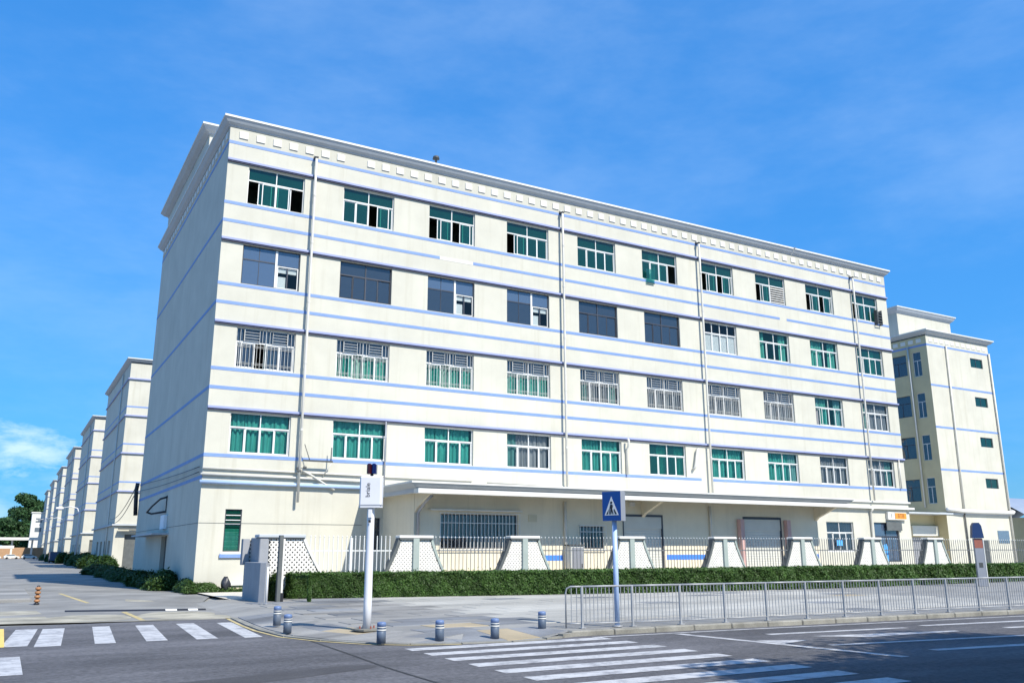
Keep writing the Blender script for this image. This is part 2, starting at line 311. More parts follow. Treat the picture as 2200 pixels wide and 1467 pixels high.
# pavement: flat base sheet, dropped to the road along the corner
pav = MB()
n = len(KERB)
drop = [0.0 if x > 3.3 else (.04 if x > 3 else (.085 if x > 2.3 else .105)) for x, y in KERB]
inner = []
for i, (x, y) in enumerate(KERB):
    if x > .3: inner.append((x, y+1.6))
    else:
        c = Vector((4.2, -22.5)) - Vector((x, max(y, -24.0))); c.normalize(); inner.append((x + c.x*1.6, y + c.y*1.6 if y < -20 else y))
v = [(x, y, -.014-d) for (x, y), d in zip(KERB, drop)] + [(x, y, -.014) for x, y in inner] + [(x, -12.0 if x > 1 else max(y, -8.6), -.014) for x, y in inner]
f = [(i+1, i+1+n, i+n, i) for i in range(n-1)]
pav.add([(p[0],p[1],p[2]) for p in v], [q[::-1] for q in f])
pav.add([(i_[0],i_[1],-.014) for i_ in inner] + [(95,-8.4,-.014),(-1.0,-8.4,-.014)], [tuple(range(n)) + (n, n+1)])
pave = pav.obj('pavement', 'pave', kind='structure')
def inside(p, poly):
    c = False; j = len(poly)-1
    for i in range(len(poly)):
        if (poly[i][1] > p[1]) != (poly[j][1] > p[1]) and p[0] < (poly[j][0]-poly[i][0])*(p[1]-poly[i][1])/(poly[j][1]-poly[i][1])+poly[i][0]: c = not c
        j = i
    return c
flat = inner + [(95,-9.5),(0.4,-9.5)]
def slab_piece(poly, z, mt, th=.03):
    b = MB(); cx = sum(p[0] for p in poly)/len(poly); cy = sum(p[1] for p in poly)/len(poly)
    q = [(cx+(x-cx)*.978, cy+(y-cy)*.970) for x, y in poly]; dz = random.uniform(-.003, .003)
    zz = z if callable(z) else (lambda x, y: z)
    tx, ty = random.uniform(-.002,.002), random.uniform(-.002,.002)
    n = len(q); v = [(x,y,zz(x,y)-th) for x,y in poly] + [(x,y,zz(x,y)+dz+tx*(x-cx)+ty*(y-cy)) for x,y in q]
    b.add(v, [tuple(range(n,2*n))] + [(i,(i+1)%n,(i+1)%n+n,i+n) for i in range(n)])
    return b.obj('paving_slab', mt, pave)
SW, SH = 1.45, 1.05
cnt = 0
for j in range(16):
    for i in range(18):
        x0 = -1.6 + i*SW + (SW/2 if j % 2 else 0); y0 = -27.0 + j*SH
        poly = [(x0,y0),(x0+SW,y0),(x0+SW,y0+SH),(x0,y0+SH)]
        if not all(inside(p, flat) for p in poly): continue
        if y0 > -9.8 or cnt >= 300: continue
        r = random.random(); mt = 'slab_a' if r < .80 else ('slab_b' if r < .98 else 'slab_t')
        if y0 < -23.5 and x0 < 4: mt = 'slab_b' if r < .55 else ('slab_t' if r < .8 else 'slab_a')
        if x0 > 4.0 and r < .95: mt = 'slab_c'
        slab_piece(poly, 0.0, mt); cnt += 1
# ramp slabs along the dropped corner
for i in range(2, 13):
    a, b_ = Vector(KERB[i]), Vector(KERB[i+1]); c, d = Vector(inner[i]), Vector(inner[i+1])
    k = max(1, round((b_-a).length/1.3))
    for q in range(k):
        for (s0, s1) in ((.06,.52),(.52,1.0)):
            pt = lambda u, s: (a.lerp(b_, u).lerp(c.lerp(d, u), s), drop[i]*(1-s)*(1-u)+drop[i+1]*(1-s)*u)
            P4 = [pt(q/k,s0), pt((q+1)/k,s0), pt((q+1)/k,s1), pt(q/k,s1)]
            zs = {(p.x,p.y): -dz for p, dz in P4}
            bb = MB(); cx = sum(p.x for p,_ in P4)/4; cy = sum(p.y for p,_ in P4)/4
            top = [(cx+(p.x-cx)*.985, cy+(p.y-cy)*.985, .002-dz) for p,dz in P4]; bot = [(p.x,p.y,-dz-.03) for p,dz in P4]
            bb.add(bot+top, [(4,5,6,7)]+[(t,(t+1)%4,(t+1)%4+4,t+4) for t in range(4)])
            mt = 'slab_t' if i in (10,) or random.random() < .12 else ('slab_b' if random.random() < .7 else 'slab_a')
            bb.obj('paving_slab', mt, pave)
# raised kerb stones along the main road
def lerp_path(path, d):
    for a, b_ in zip(path, path[1:]):
        L = (Vector(b_)-Vector(a)).length
        if d <= L: return Vector(a).lerp(Vector(b_), d/L), (Vector(b_)-Vector(a)).normalized()
        d -= L
    return Vector(path[-1]), (Vector(path[-1])-Vector(path[-2])).normalized()
kp = KERB[13:]
for i in range(58):
    p, t = lerp_path(kp, i*1.2+.6); me = None
    b = MB().bbox(-.594,.594,-.10,.16,-.16,.004+random.uniform(-.004,.004),.025)
    o = b.obj('kerb_stone', 'kerb', pave); ang = math.atan2(t.y, t.x)
    o.location = Vector((p.x, p.y, -.16)) - pave.location; o.rotation_euler = (0,0,ang+random.uniform(-.006,.006))
# flush corner kerb
for i in range(2, 13):
    a, b_ = Vector(KERB[i]), Vector(KERB[i+1]); d = (b_-a); nn = Vector((d.y,-d.x)).normalized()*.15
    MB().slab([(a.x+nn.x,a.y+nn.y),(b_.x+nn.x,b_.y+nn.y),(b_.x,b_.y),(a.x,a.y)], -.16, -max(drop[i],drop[i+1])+.007).obj('kerb_stone','kerb',pave)
# yellow edge line
def ribbon(name, path, w, z, m, parent, off=0):
    b = MB(); path = [Vector(p) for p in path]; vv = []
    for i, p in enumerate(path):
        d = (path[min(i+1,len(path)-1)]-path[max(i-1,0)]).normalized(); nn = Vector((d.y,-d.x)); c = p+nn*off
        vv += [(c.x+nn.x*w/2,c.y+nn.y*w/2,z),(c.x-nn.x*w/2,c.y-nn.y*w/2,z)]
    b.add(vv, [(2*i,2*i+2,2*i+3,2*i+1) for i in range(len(path)-1)]); return b.obj(name, m, parent)
ribbon('yellow_line', KERB[2:10], .09, -.112, 'yellow', road, off=.26)
def quad(name, pts, m, parent, z=-.115): 
    a = sum(p[0]*q[1]-q[0]*p[1] for p, q in zip(pts, pts[1:]+pts[:1]))
    if a < 0: pts = pts[::-1]
    return MB().add([(x,y,z) for x,y in pts], [tuple(range(len(pts)))]).obj(name, m, parent)
for x0, x1, y0, y1 in [(-7.78,-7.28,-23.2,-18.5),(-7.17,-6.66,-23.5,-18.6),(-6.0,-5.58,-23.45,-18.5),(-4.95,-4.5,-23.4,-18.62),(-3.9,-3.43,-23.55,-18.6),(-2.86,-2.45,-23.7,-18.85),(-8.6,-7.62,-28.2,-25.3)]:
    sk = -.17 if y0 > -25 else 0
    quad('crossing_stripe', [(x0+sk,y0),(x1+sk,y0),(x1-sk,y1),(x0-sk,y1)], 'zebra', road)
for k in range(11):
    y = -28.02 - k*.955
    quad('crossing_stripe', [(-.80,y-.22),(4.08,y-.30),(4.10,y+.16),(-.78,y+.24)], 'zebra', road)
quad('stop_line', [(6.05,-28.1),(6.27,-28.1),(6.85,-33.9),(6.62,-33.9)], 'zebra', road)
quad('edge_line', [(3.9,-27.72),(8,-27.95),(20,-29.0),(48,-31.2),(48,-31.32),(20,-29.14),(8,-28.08),(3.9,-27.85)], 'zebra', road, -.1145)
for poly in [[(7.9,-29.2),(12.3,-29.7),(12.3,-29.9),(7.9,-29.45)],[(8.4,-30.15),(12.6,-30.95),(12.6,-31.15),(9.4,-30.98)],[(6.55,-30.25),(7.7,-30.75),(6.6,-31.05)],[(7.2,-31.65),(16,-32.9),(16,-33.12),(7.2,-31.85)],[(13.2,-29.5),(22,-30.45),(22,-30.7),(13.2,-29.75)],[(8.2,-33.3),(13,-33.9),(13,-34.2),(8.2,-33.55)],[(14.5,-31.0),(24,-32.1),(24,-32.4),(14.5,-31.25)]]:
    quad('lane_mark', poly, 'zebra', road)
# dark crack seal across the junction
pts = [(-1.95,-25.3),(-2.0,-26.6),(-2.08,-28.4),(-2.18,-30.0),(-2.21,-31.0),(-2.2,-33.5),(-2.1,-37)]
M_['seal'] = mat('bitumen_seal', (.018,.018,.02), .6, .2, 4)
ribbon('crack_seal', pts, .055, -.1155, 'seal', road)
M_['asphalt2'] = mat('asphalt_patch', (.075,.073,.076), .85, .12, .5, speck=.28, speck_scale=38, bump=.45, bump_scale=70, spec=.3, blotch=.25, blotch_scale=.6)
def blob(name, pts, z, m, parent, k=5):
    P = [Vector((x,y)) for x,y in pts]; n = len(P); o = []
    for i in range(n):
        a,b,c,d = P[i-1],P[i],P[(i+1)%n],P[(i+2)%n]
        for j in range(k):
            t = j/k; q = .5*((2*b)+(-a+c)*t+(2*a-5*b+4*c-d)*t*t+(-a+3*b-3*c+d)*t**3); o.append((q.x+random.uniform(-.03,.03), q.y+random.uniform(-.03,.03)))
    return quad(name, o, m, parent, z)
blob('asphalt_patch', [(-8.5,-31.2),(-5,-30.3),(-2.6,-29.8),(-2.5,-30.3),(-5,-31.2),(-8.5,-32.2)], -.1172, 'asphalt2', road)
# driveway markings
blob('worn_marking', [(-9,-15.9),(-6,-16.3),(-4.6,-16.0),(-4.8,-13.8),(-7,-13.5),(-9,-14)], -.1135, 'cream_mark', drive)
blob('worn_marking', [(-9.2,-12.8),(-6.8,-12.2),(-5.4,-12.4),(-5.6,-10.9),(-7.5,-10.2),(-9.2,-10.6)], -.1134, 'cream_mark', drive)
blob('worn_marking', [(-4.4,-15.6),(-2.6,-16.2),(-1.9,-14.6),(-2.4,-13.4),(-3.6,-13.3)], -.1133, 'cream_mark', drive)
blob('worn_marking', [(-4.4,-16.7),(-3.0,-16.9),(-1.95,-17.2),(-1.9,-15.6),(-3.0,-15.8)], -.1135, 'cream_mark', drive)
quad('worn_marking', [(-9,-16.05),(-5.1,-16.95),(-1.85,-17.5),(-1.85,-17.3),(-5.1,-16.7),(-9,-15.8)], 'cream_mark', drive, -.112)
ribbon('yellow_line', [(-4.35,-16.8),(-4.4,-12.5)], .16, -.1115, 'yellow', drive)
ribbon('yellow_line', [(-5.0,-6.2),(-5.5,3.5)], .16, -.107, 'yellow', drive)
quad('worn_marking', [(-3.6,-5.6),(-2.9,-6.6),(-2.4,-6.2),(-3.4,-4.0)], 'cream_mark', drive, -.105)
# left concrete islet and posts
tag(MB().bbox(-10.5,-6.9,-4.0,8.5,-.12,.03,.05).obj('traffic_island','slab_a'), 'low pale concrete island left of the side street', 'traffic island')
t = thing('striped_post', 'short orange and black ringed post by the side street', 'bollard', (-6.79,-6.4,-.1))
MB().lathe([(.10,0),(.10,.05),(.055,.06),(.055,.68),(.02,.70)]).obj('core','black',t,True)
for k in range(4): MB().lathe([(.06,.08+k*.15),(.10,.10+k*.15),(.105,.16+k*.15),(.06,.19+k*.15)]).obj('ring','tyre',t,True)
t = thing('speed_bump', 'black and white speed bump strip across the driveway', 'speed bump', (0,0,0))
bp = [(-6.1,-11.45),(-5.1,-11.8),(-4.1,-12.15),(-3.5,-12.35),(-3.1,-12.48),(-2.75,-12.6),(-2.4,-12.7),(-2.1,-12.78),(-1.85,-12.85)]
for i,(a,b) in enumerate(zip(bp,bp[1:])):
    MB().add([(a[0],a[1]-.14,-.113),(b[0],b[1]-.14,-.113),(b[0],b[1]+.14,-.113),(a[0],a[1]+.14,-.113),(a[0],a[1]-.03,-.065),(b[0],b[1]-.03,-.065),(b[0],b[1]+.03,-.065),(a[0],a[1]+.03,-.065)],[(0,1,5,4),(2,3,7,6),(4,5,6,7),(1,2,6,5),(3,0,4,7)]).obj('bump_segment','white' if i in (4,6) else 'black',t)
t = thing('ribbed_mat', 'yellow ribbed rubber mat beside the left crossing', 'rubber mat', (-8.3,-20.9,-.118))
B('base',-.55,.42,-2.3,2.3,0,.02,'mat_yellow',t)
for k in range(15): B('rib',-.55,.42,-2.25+k*.31,-2.10+k*.31,.02,.05,'mat_yellow',t)

# ================================================================== main factory building
LX, DY = 54.1, 23.4
COLS = [1.15+5.4*i for i in range(10)]; WW = 3.12
ROWS = [(6.67,8.78),(11.11,13.28),(15.64,17.82),(20.17,22.33)]
fac = thing('factory_building', 'long cream five-storey factory with blue stripes and a loading canopy', 'building')
WALLTOP = 24.55
holes = [(x,x+WW,z0,z1) for z0,z1 in ROWS for x in COLS]
GF = [(1.25,2.07,1.85,3.9),(8.75,9.45,1.9,3.6),(44.45,47.4,1.75,3.93),(49.75,52.65,1.0,3.95)]
holed(0,LX,-.1,WALLTOP,holes+GF,lambda u,v_,d:(u,d,v_),.22).obj('wall','wall',fac)
DOOR = (9.2,11.2,-.1,2.75)
holed(0,DY,-.1,WALLTOP,[DOOR],lambda u,v_,d:(d,DY-u,v_) if False else (d,u,v_),.25).obj('wall','wall',fac)
MB().add([(LX,0,-.1),(LX,DY,-.1),(LX,DY,WALLTOP),(LX,0,WALLTOP),(0,DY,-.1),(0,DY,WALLTOP)],[(0,1,2,3),(1,4,5,2)]).obj('wall','wall',fac)
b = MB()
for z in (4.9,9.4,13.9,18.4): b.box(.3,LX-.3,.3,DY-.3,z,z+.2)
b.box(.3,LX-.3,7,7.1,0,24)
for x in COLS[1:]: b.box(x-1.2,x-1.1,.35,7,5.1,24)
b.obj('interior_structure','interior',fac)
B('roof',0,LX,0,DY,WALLTOP-.15,WALLTOP-.01,'cornice',fac)
def cornice(x0,x1,y0,y1,z0,z1,o,parent,bm='cornice',edge=.09):
    b = MB(); A = [(x0,y0),(x1,y0),(x1,y1),(x0,y1)]; C = [(x0-o,y0-o),(x1+o,y0-o),(x1+o,y1+o),(x0-o,y1+o)]
    k = .06; D = [(x0-k,y0-k),(x1+k,y0-k),(x1+k,y1+k),(x0-k,y1+k)]
    lv = [(A,z0-.001),(D,z0),(D,z0+.05),([(a[0]+(c[0]-a[0])*.6,a[1]+(c[1]-a[1])*.6) for a,c in zip(A,C)],z0+(z1-z0)*.42),(C,z1-.02)]
    for (p,z),(q,w) in zip(lv,lv[1:]):
        for i in range(4):
            j=(i+1)%4; b.add([(*p[i],z),(*p[j],z),(*q[j],w),(*q[i],w)],[(0,1,2,3)])
    c = b.obj('cornice',bm,parent)
    b = MB(); e=o+.03; b.box(x0-e,x1+e,y0-e,y0+.25,z1-.02,z1+edge).box(x0-e,x1+e,y1-.25,y1+e,z1-.02,z1+edge).box(x0-e,x0+.25,y0+.25,y1-.25,z1-.02,z1+edge).box(x1-.25,x1+e,y0+.25,y1-.25,z1-.02,z1+edge)
    b.obj('coping','white',parent); return c
cornice(0,LX,0,DY,24.43,24.84,.37,fac)
B('frieze',-.006,LX+.006,-.006,.004,23.63,24.428,'frieze',fac); B('frieze',-.006,.004,.0045,DY,23.63,24.428,'frieze',fac)
B('parapet_sheet',.2,LX-.2,.2,DY-.2,24.56,24.6,'cornice',fac)
# stripes and ledges, front and side
def stripes(parent, x0,x1,y0,y1, zs, m='blue', h=.17, p=.014, gaps={}, side=True):
    for z in zs:
        segs = [(x0,x1)]
        for (a,b_) in gaps.get(z,[]):
            segs = [s for q in segs for s in (((q[0],a),(b_,q[1])) if q[0] < a < q[1] else (q,))]
        for a,b_ in segs: B('stripe',a-(p if a==x0 else 0),b_+(p if b_==x1 else 0),y0-p,y0+.01,z-h/2,z+h/2,m,parent)
        if side: B('stripe',x0-p,x0+.01,y0+.011,y1,z-h/2,z+h/2,m,parent)
STR = [23.54,20.05,19.03,15.52,14.51,10.98,9.99,6.55]
stripes(fac,0,LX,0,DY,[20.05,15.52,10.98],side=False)
stripes(fac,0,LX,0,DY,[23.54,19.03,14.51,9.99,6.55],gaps={19.03:[(12.7,14.95),(41.25,42.0)],6.55:[(32.55,33.6)]})
B('stripe',-.014,.01,.0,DY,5.38,5.55,'blue',fac)
B('paint_patch',12.7,14.95,-.012,.01,18.93,19.13,'white',fac); B('paint_patch',22.2,22.65,-.012,.01,7.9,8.3,'white',fac)
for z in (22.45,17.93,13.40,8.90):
    B('window_hood',-.015,LX+.015,-.15,.004,z-.005,z+.11,'ledge',fac); B('hood_shade_strip',-.005,LX+.005,-.115,.003,z-.075,z-.006,'hood_shade',fac)  # navy strip below each hood paints in its underside shadow
# square plaques in the frieze
me,_ = MB().bbox(-.235,.235,-.12,.01,0,.40,.02).mesh('plaque','white')
i = 0
for i in range(58):
    if i == 7: continue
    link('plaque',me,(.74+i*.923,0,23.84),fac)
me,_ = MB().bbox(-.12,.01,-.235,.235,0,.40,.02).mesh('plaque','white')
for i in range(25): link('plaque',me,(0,.6+i*.923,23.85),fac)
# expansion joint in the cornice
MB().add([(42.95,-.07,24.45),(43.1,-.07,24.45),(43.1,-.52,24.92),(42.95,-.52,24.92),(42.95,-.02,24.45),(43.1,-.02,24.45),(43.1,-.45,24.92),(42.95,-.45,24.92)],[(0,1,2,3),(0,3,7,4),(1,5,6,2)]).obj('joint_cover','white',fac)

def curtain(x0,x1,z0,z1,y,m,parent,waves=5,amp=.035):
    n = max(8,int(waves*8)); ph = random.uniform(0,6); vv=[]
    for i in range(n+1):
        u=i/n; yy=y+amp*math.sin(ph+u*waves*2*math.pi)+.4*amp*math.sin(2.3*ph+u*waves*4.7*math.pi)
        vv+=[(x0+(x1-x0)*u,yy,z0),(x0+(x1-x0)*u,yy*.5+y*.5,z1)]
    return MB().add(vv,[(2*i,2*i+2,2*i+3,2*i+1) for i in range(n)]).obj('curtain',m,parent,True)
def window(x0,x1,z0,z1,kind,parent,curt=None,open_=(),y=.14,gl=None):
    w=x1-x0; h=z1-z0; zt=z0+h*.645; t=.055; fm='dframe' if kind in('dark','darkmix') else 'frame'
    b=MB(); rect_ring(x0,x1,z0,z1,t,y-.03,y+.05,b)
    tm=[]
    if kind=='darkmix': xm=x0+w*(.57 if w>3 else .6); b.box(x0+t,xm,y-.025,y+.045,zt-.03,zt+.03)
    else: b.box(x0+t,x1-t,y-.03,y+.05,zt-.035,zt+.035)
    fr=b.obj('window',fm,parent); fo=fr.location
    def sub(o): o.location=Vector(o.location)-Vector(fo); o.parent=fr; return o
    G=gl or ('g_green' if kind in('green',) else 'g_dark')
    if kind in('green','dark','grille','louvre','blind'):
        k2=2 if kind!='blind' else 4
        for i in range(k2):
            a=x0+t+(w-2*t)*i/k2; c=x0+t+(w-2*t)*(i+1)/k2
            if i: sub(B('mullion',a-.025,a+.025,y-.028,y+.048,zt+.036,z1-t-.001,fm))
            if kind!='grille': sub(B('pane',a+.026,c-.026,y+.008,y+.016,zt+.036,z1-t,G if not (kind=='blind') else 'g_clear'))
        wl=(w-2*t)/4
        for i in range(4):
            a=x0+t+wl*i; dx=0
            if i in open_: dx=wl*.72 if i in(0,2) else -wl*.72
            if kind=='louvre' and i>=2: continue
            if i in open_ and i==3: dx=-wl*.86
            yy=y+.0 if i in(1,2) else y+.028
            s=rect_ring(a+dx+.004,a+wl+dx-.004,z0+t,zt-.036,.05 if fm=='frame' else .032,yy-.012,yy+.012)
            so_=sub(s.obj('sash',fm))
            sub(B('pane',a+dx+.05,a+wl+dx-.05,yy-.004,yy+.004,z0+t+.045,zt-.08,G))
        if kind in('green','dark','blind'): sub(B('mullion',x0+w/2-.04,x0+w/2+.04,y-.04,y-.014,z0+t,zt-.036,fm))
        if kind=='louvre':
            sub(B('mullion',x0+w/2-.04,x0+w/2+.04,y-.04,y+.04,z0+t,zt-.036,fm))
            for k in range(7):
                z=z0+t+.06+k*(zt-z0-.16)/7
                sub(MB().add([(x0+w/2+.04,y-.06,z),(x1-t,y-.06,z),(x1-t,y+.04,z+.10),(x0+w/2+.04,y+.04,z+.10),(x0+w/2+.04,y-.06,z-.012),(x1-t,y-.06,z-.012),(x1-t,y+.04,z+.088),(x0+w/2+.04,y+.04,z+.088)],[(0,1,2,3),(7,6,5,4),(4,5,1,0)]).obj('louvre_slat','frame'))
        if kind=='blind':
            for k in range(26):
                z=z0+.1+k*(zt-z0-.15)/26; sub(B('blind_slat',x0+t,x1-t,y+.07,y+.085,z,z+.04,'blind'))
    elif kind=='darkmix':
        for i in range(2):
            a=x0+t+(xm-x0-t)*i/2; c=x0+t+(xm-x0-t)*(i+1)/2
            sub(B('pane',a+.014,c-.014,y,y+.01,zt+.03,z1-t,'g_blue')); sub(B('pane',a+.014,c-.014,y,y+.01,z0+t,zt-.03,gl or 'g_dark'))
            if i: sub(B('mullion',a-.014,a+.014,y-.02,y+.03,z0+t,zt-.03,fm)); sub(B('mullion',a-.014,a+.014,y-.02,y+.03,zt+.03,z1-t,fm))
        sub(B('mullion',xm,xm+.12,y-.04,y+.05,z0+t,z1-t,'frame'))
        zz=z0+h*.6
        sub(rect_ring(xm+.13,x1-t,z0+t,zz,.05,y-.01,y+.02).obj('sash','frame')); sub(B('pane',xm+.18,x1-t-.05,y,y+.008,z0+t+.05,zz-.05,'g_clear'))
        xc=(xm+x1-t)/2+.05; sub(B('mullion',xc-.03,xc+.03,y-.02,y+.03,z0+t+.05,zz-.05,'dframe'))
        sub(B('pane',xm+.13,x1-t,y,y+.01,zz+.03,z1-t,'g_blue')); sub(B('paper_sheet',xm+.2,xc-.05,y+.10,y+.11,z0+.1,z0+h*.34,'blind'))
        sub(B('paper_sheet',xm+.15,x1-.1,y+.10,y+.11,zz-.35,zz-.05,'blind'))
    if curt:
        if isinstance(curt,str): curt=[curt]*4
        for i,c in enumerate(curt):
            if c: sub(curtain(x0+.06+(w-.12)*i/4,x0+.06+(w-.12)*(i+1)/4-.01,z0+.06,z1-.06,y+.20,c,None,random.choice((2,2,3)),.085))
    if kind=='grille':
        for i in range(2):
            a=x0+t+(w-2*t)*i/2; c=x0+t+(w-2*t)*(i+1)/2; sub(B('pane',a+.01,c-.01,y+.03,y+.038,zt+.036,z1-t,'g_dark'))
        b=MB(); yb0,yb1=y-.10,y-.08; r=.0105
        n=16
        for k in range(n+1):
            x=x0+.03+(w-.06)*k/n
            if not (.16<(k/n)<.38 or .62<(k/n)<.84): b.box(x-r,x+r,yb0,yb1,zt+.04,z1-.02)
        for u0,u1 in ((.14,.39),(.61,.86)):
            for k in range(5): z=zt+.08+k*(z1-zt-.16)/4; b.box(x0+w*u0,x0+w*u1,yb0+.002,yb1-.002,z-r,z+r)
            for u in (u0,u1): b.box(x0+w*u-r,x0+w*u+r,yb0,yb1,zt+.04,z1-.02)
        for k in range(4):
            a=x0+.08+(w-.16)*k/4; c=a+(w-.16)/4
            if k in (0,1,2,3):
                for u in (.12,.38,.62,.88): b.box(a+(c-a)*u-r,a+(c-a)*u+r,yb0,yb1,z0+.03,zt-.03)
                for z in (z0+.22,z0+.30,zt-.18,zt-.26): b.box(a+(c-a)*.05,c-(c-a)*.05,yb0+.002,yb1-.002,z-r*.8,z+r*.8)
        sub(b.obj('security_grille','grille',None,kind='stuff'))
    return fr
spec = {}
for c in range(10): spec[(3,c)] = ('green',None,(),None)
spec[(3,0)]=('green',None,(0,3),None); spec[(3,1)]=('green',None,(2,),None); spec[(3,2)]=('green',None,(0,2),None); spec[(3,3)]=('green',None,(0,),None)
spec[(3,4)]=('green',None,(),None); spec[(3,5)]=('green',[None,'greycurt',None,None],(3,),None); spec[(3,6)]=('green',None,(0,2),None); spec[(3,7)]=('louvre',None,(0,),'g_green'); spec[(3,8)]=('green',None,(0,2),None); spec[(3,9)]=('green',None,(0,),None)
spec[(2,0)]=('darkmix',None,(),'g_blue'); spec[(2,1)]=('dark',None,(),None); spec[(2,2)]=('darkmix',None,(),None); spec[(2,3)]=('darkmix',None,(),None); spec[(2,4)]=('dark',None,(),None); spec[(2,5)]=('dark',None,(),None)
spec[(2,6)]=('blind',None,(),'g_clear'); spec[(2,7)]=('green',['tealpale',None,None,'tealpale'],(),'g_teal'); spec[(2,8)]=('green',['tealpale','tealpale',None,'tealpale'],(),'g_teal'); spec[(2,9)]=('green',[None,None,'tealpale',None],(),'g_green')
for c in range(8): spec[(1,c)]=('grille','tealpale' if c<6 else 'greycurt',(1,) if c<3 else (),'g_teal' if c<6 else 'g_clear')
spec[(1,0)]=('grille',[None,None,'tealpale',None],(1,),'g_dark'); spec[(1,4)]=('grille',['tealpale','greycurt','greycurt','tealpale'],(),'g_clear'); spec[(1,5)]=('grille','greycurt',(),'g_clear')
spec[(1,8)]=('green',['greycurt','tealpale',None,'greycurt'],(0,),'g_teal'); spec[(1,9)]=('green',['tealpale','greycurt','greycurt','greycurt'],(),'g_clear')
for c in range(10): spec[(0,c)]=('green','teal',(),'g_teal')
spec[(0,3)]=('green',['teal','greycurt','greycurt','greycurt'],(),'g_clear'); spec[(0,5)]=('green',[None,'teal',None,'teal'],(),'g_green'); spec[(0,7)]=('green',['teal','teal','teal','greycurt'],(),'g_teal')
spec[(0,8)]=('green','greycurt',(),'g_clear'); spec[(0,9)]=('green',['greycurt','greycurt','greycurt','teal'],(),'g_clear')
for (r,c),(k,cu,op,gl) in spec.items():
    window(COLS[c],COLS[c]+WW,ROWS[r][0],ROWS[r][1],k,fac,cu,op,gl=gl)
# sash hung outside the sixth top window, grille box on the last
B('hanging_sash',28.42,29.12,-.10,-.08,19.92,20.9,'g_green',fac); B('hanging_sash',28.42,29.12,-.11,-.07,19.86,19.92,'dframe',fac)
b=MB()
for k in range(5): b.box(52.35,52.95,-.30,-.26,20.0+k*.24,20.07+k*.24)
b.box(52.33,52.37,-.3,0,19.95,21.2).box(52.93,52.97,-.3,0,19.95,21.2); b.obj('window_rack','dsteel',fac)
# ground floor openings
x0,x1,z0,z1=GF[0]
f0=rect_ring(x0,x1,z0,z1,.05,.06,.13).obj('window','dframe',fac)
for k in range(9): o=B('louvre_slat',x0+.05,x1-.05,.08,.10,z0+.06+k*.22,z0+.25+k*.22,'g_green',fac)
B('curtain',x0+.05,x1-.05,.16,.17,z0+.05,z0+1.1,'tealpale',fac)
for z in (z0+1.32,z0+1.52,z0+1.76): B('window_rail',x0+.05,x1-.05,.05,.075,z-.02,z+.02,'frame',fac)
B('sill',1.1,2.2,-.10,0,1.55,1.72,'blue',fac); B('sill',1.15,2.15,-.06,0,1.722,1.80,'white',fac)
B('panel',1.25,2.35,-.03,0,.55,1.52,'beige',fac) if False else None
window(8.75,9.45,1.9,3.6,'dark',fac); window(44.45,47.4,1.75,3.93,'green',fac,['greycurt',None,None,'greycurt'],gl='g_dark'); window(49.75,52.65,1.0,3.95,'dark',fac,gl='g_blue')
B('awning_board',51.1,52.9,-.12,-.05,3.35,4.0,'capdark',fac)
B('notice_sheet',45.4,46.0,-.03,-.02,2.2,2.6,'skyblue',fac)
B('door',.22,.26,9.2,11.2,-.1,2.75,'dsteel',fac); B('door_hood',-.9,-.002,8.8,18.0,2.80,2.90,'cornice',fac)
B('wall_joint',0.01,8.4,-.008,.004,3.20,3.225,'capdark',fac); B('wall_joint',-.008,.004,.0,DY,3.2,3.225,'capdark',fac)
# right hand ledges
B('band_course',39.7,LX+.12,-.14,.004,5.46,5.58,'white',fac); B('band_course',39.7,LX+.3,-.32,.004,4.98,5.14,'white',fac)
# roof stair tower
tw=MB(); tw.box(0,9,6.6,22.4,24.6,26.9); tw.obj('stair_tower','wall',fac); cornice(0,9,6.6,22.4,26.88,27.3,.5,fac)
B('tower_window',-.03,.02,9.5,11,25.4,26.4,'g_dark',fac) if False else None
MB().cyl((-.1,7.2,27.4),(-.1,7.2,27.75),.03).obj('antenna','black',fac)
B('roof_box',.1,1.1,13.5,14.4,27.4,28.4,'white',fac)
MB().tube([(-.25,15,27.4),(-.25,15,27.7),(-.25,21,27.6),(-.25,21,27.4)],.03,6).obj('roof_rail','steel',fac)
MB().lathe([(.06,25.0),(.06,25.35),(.22,25.38),(.18,25.55),(.04,25.6)],(12.32,.0)).obj('roof_vent','dsteel',fac,True)
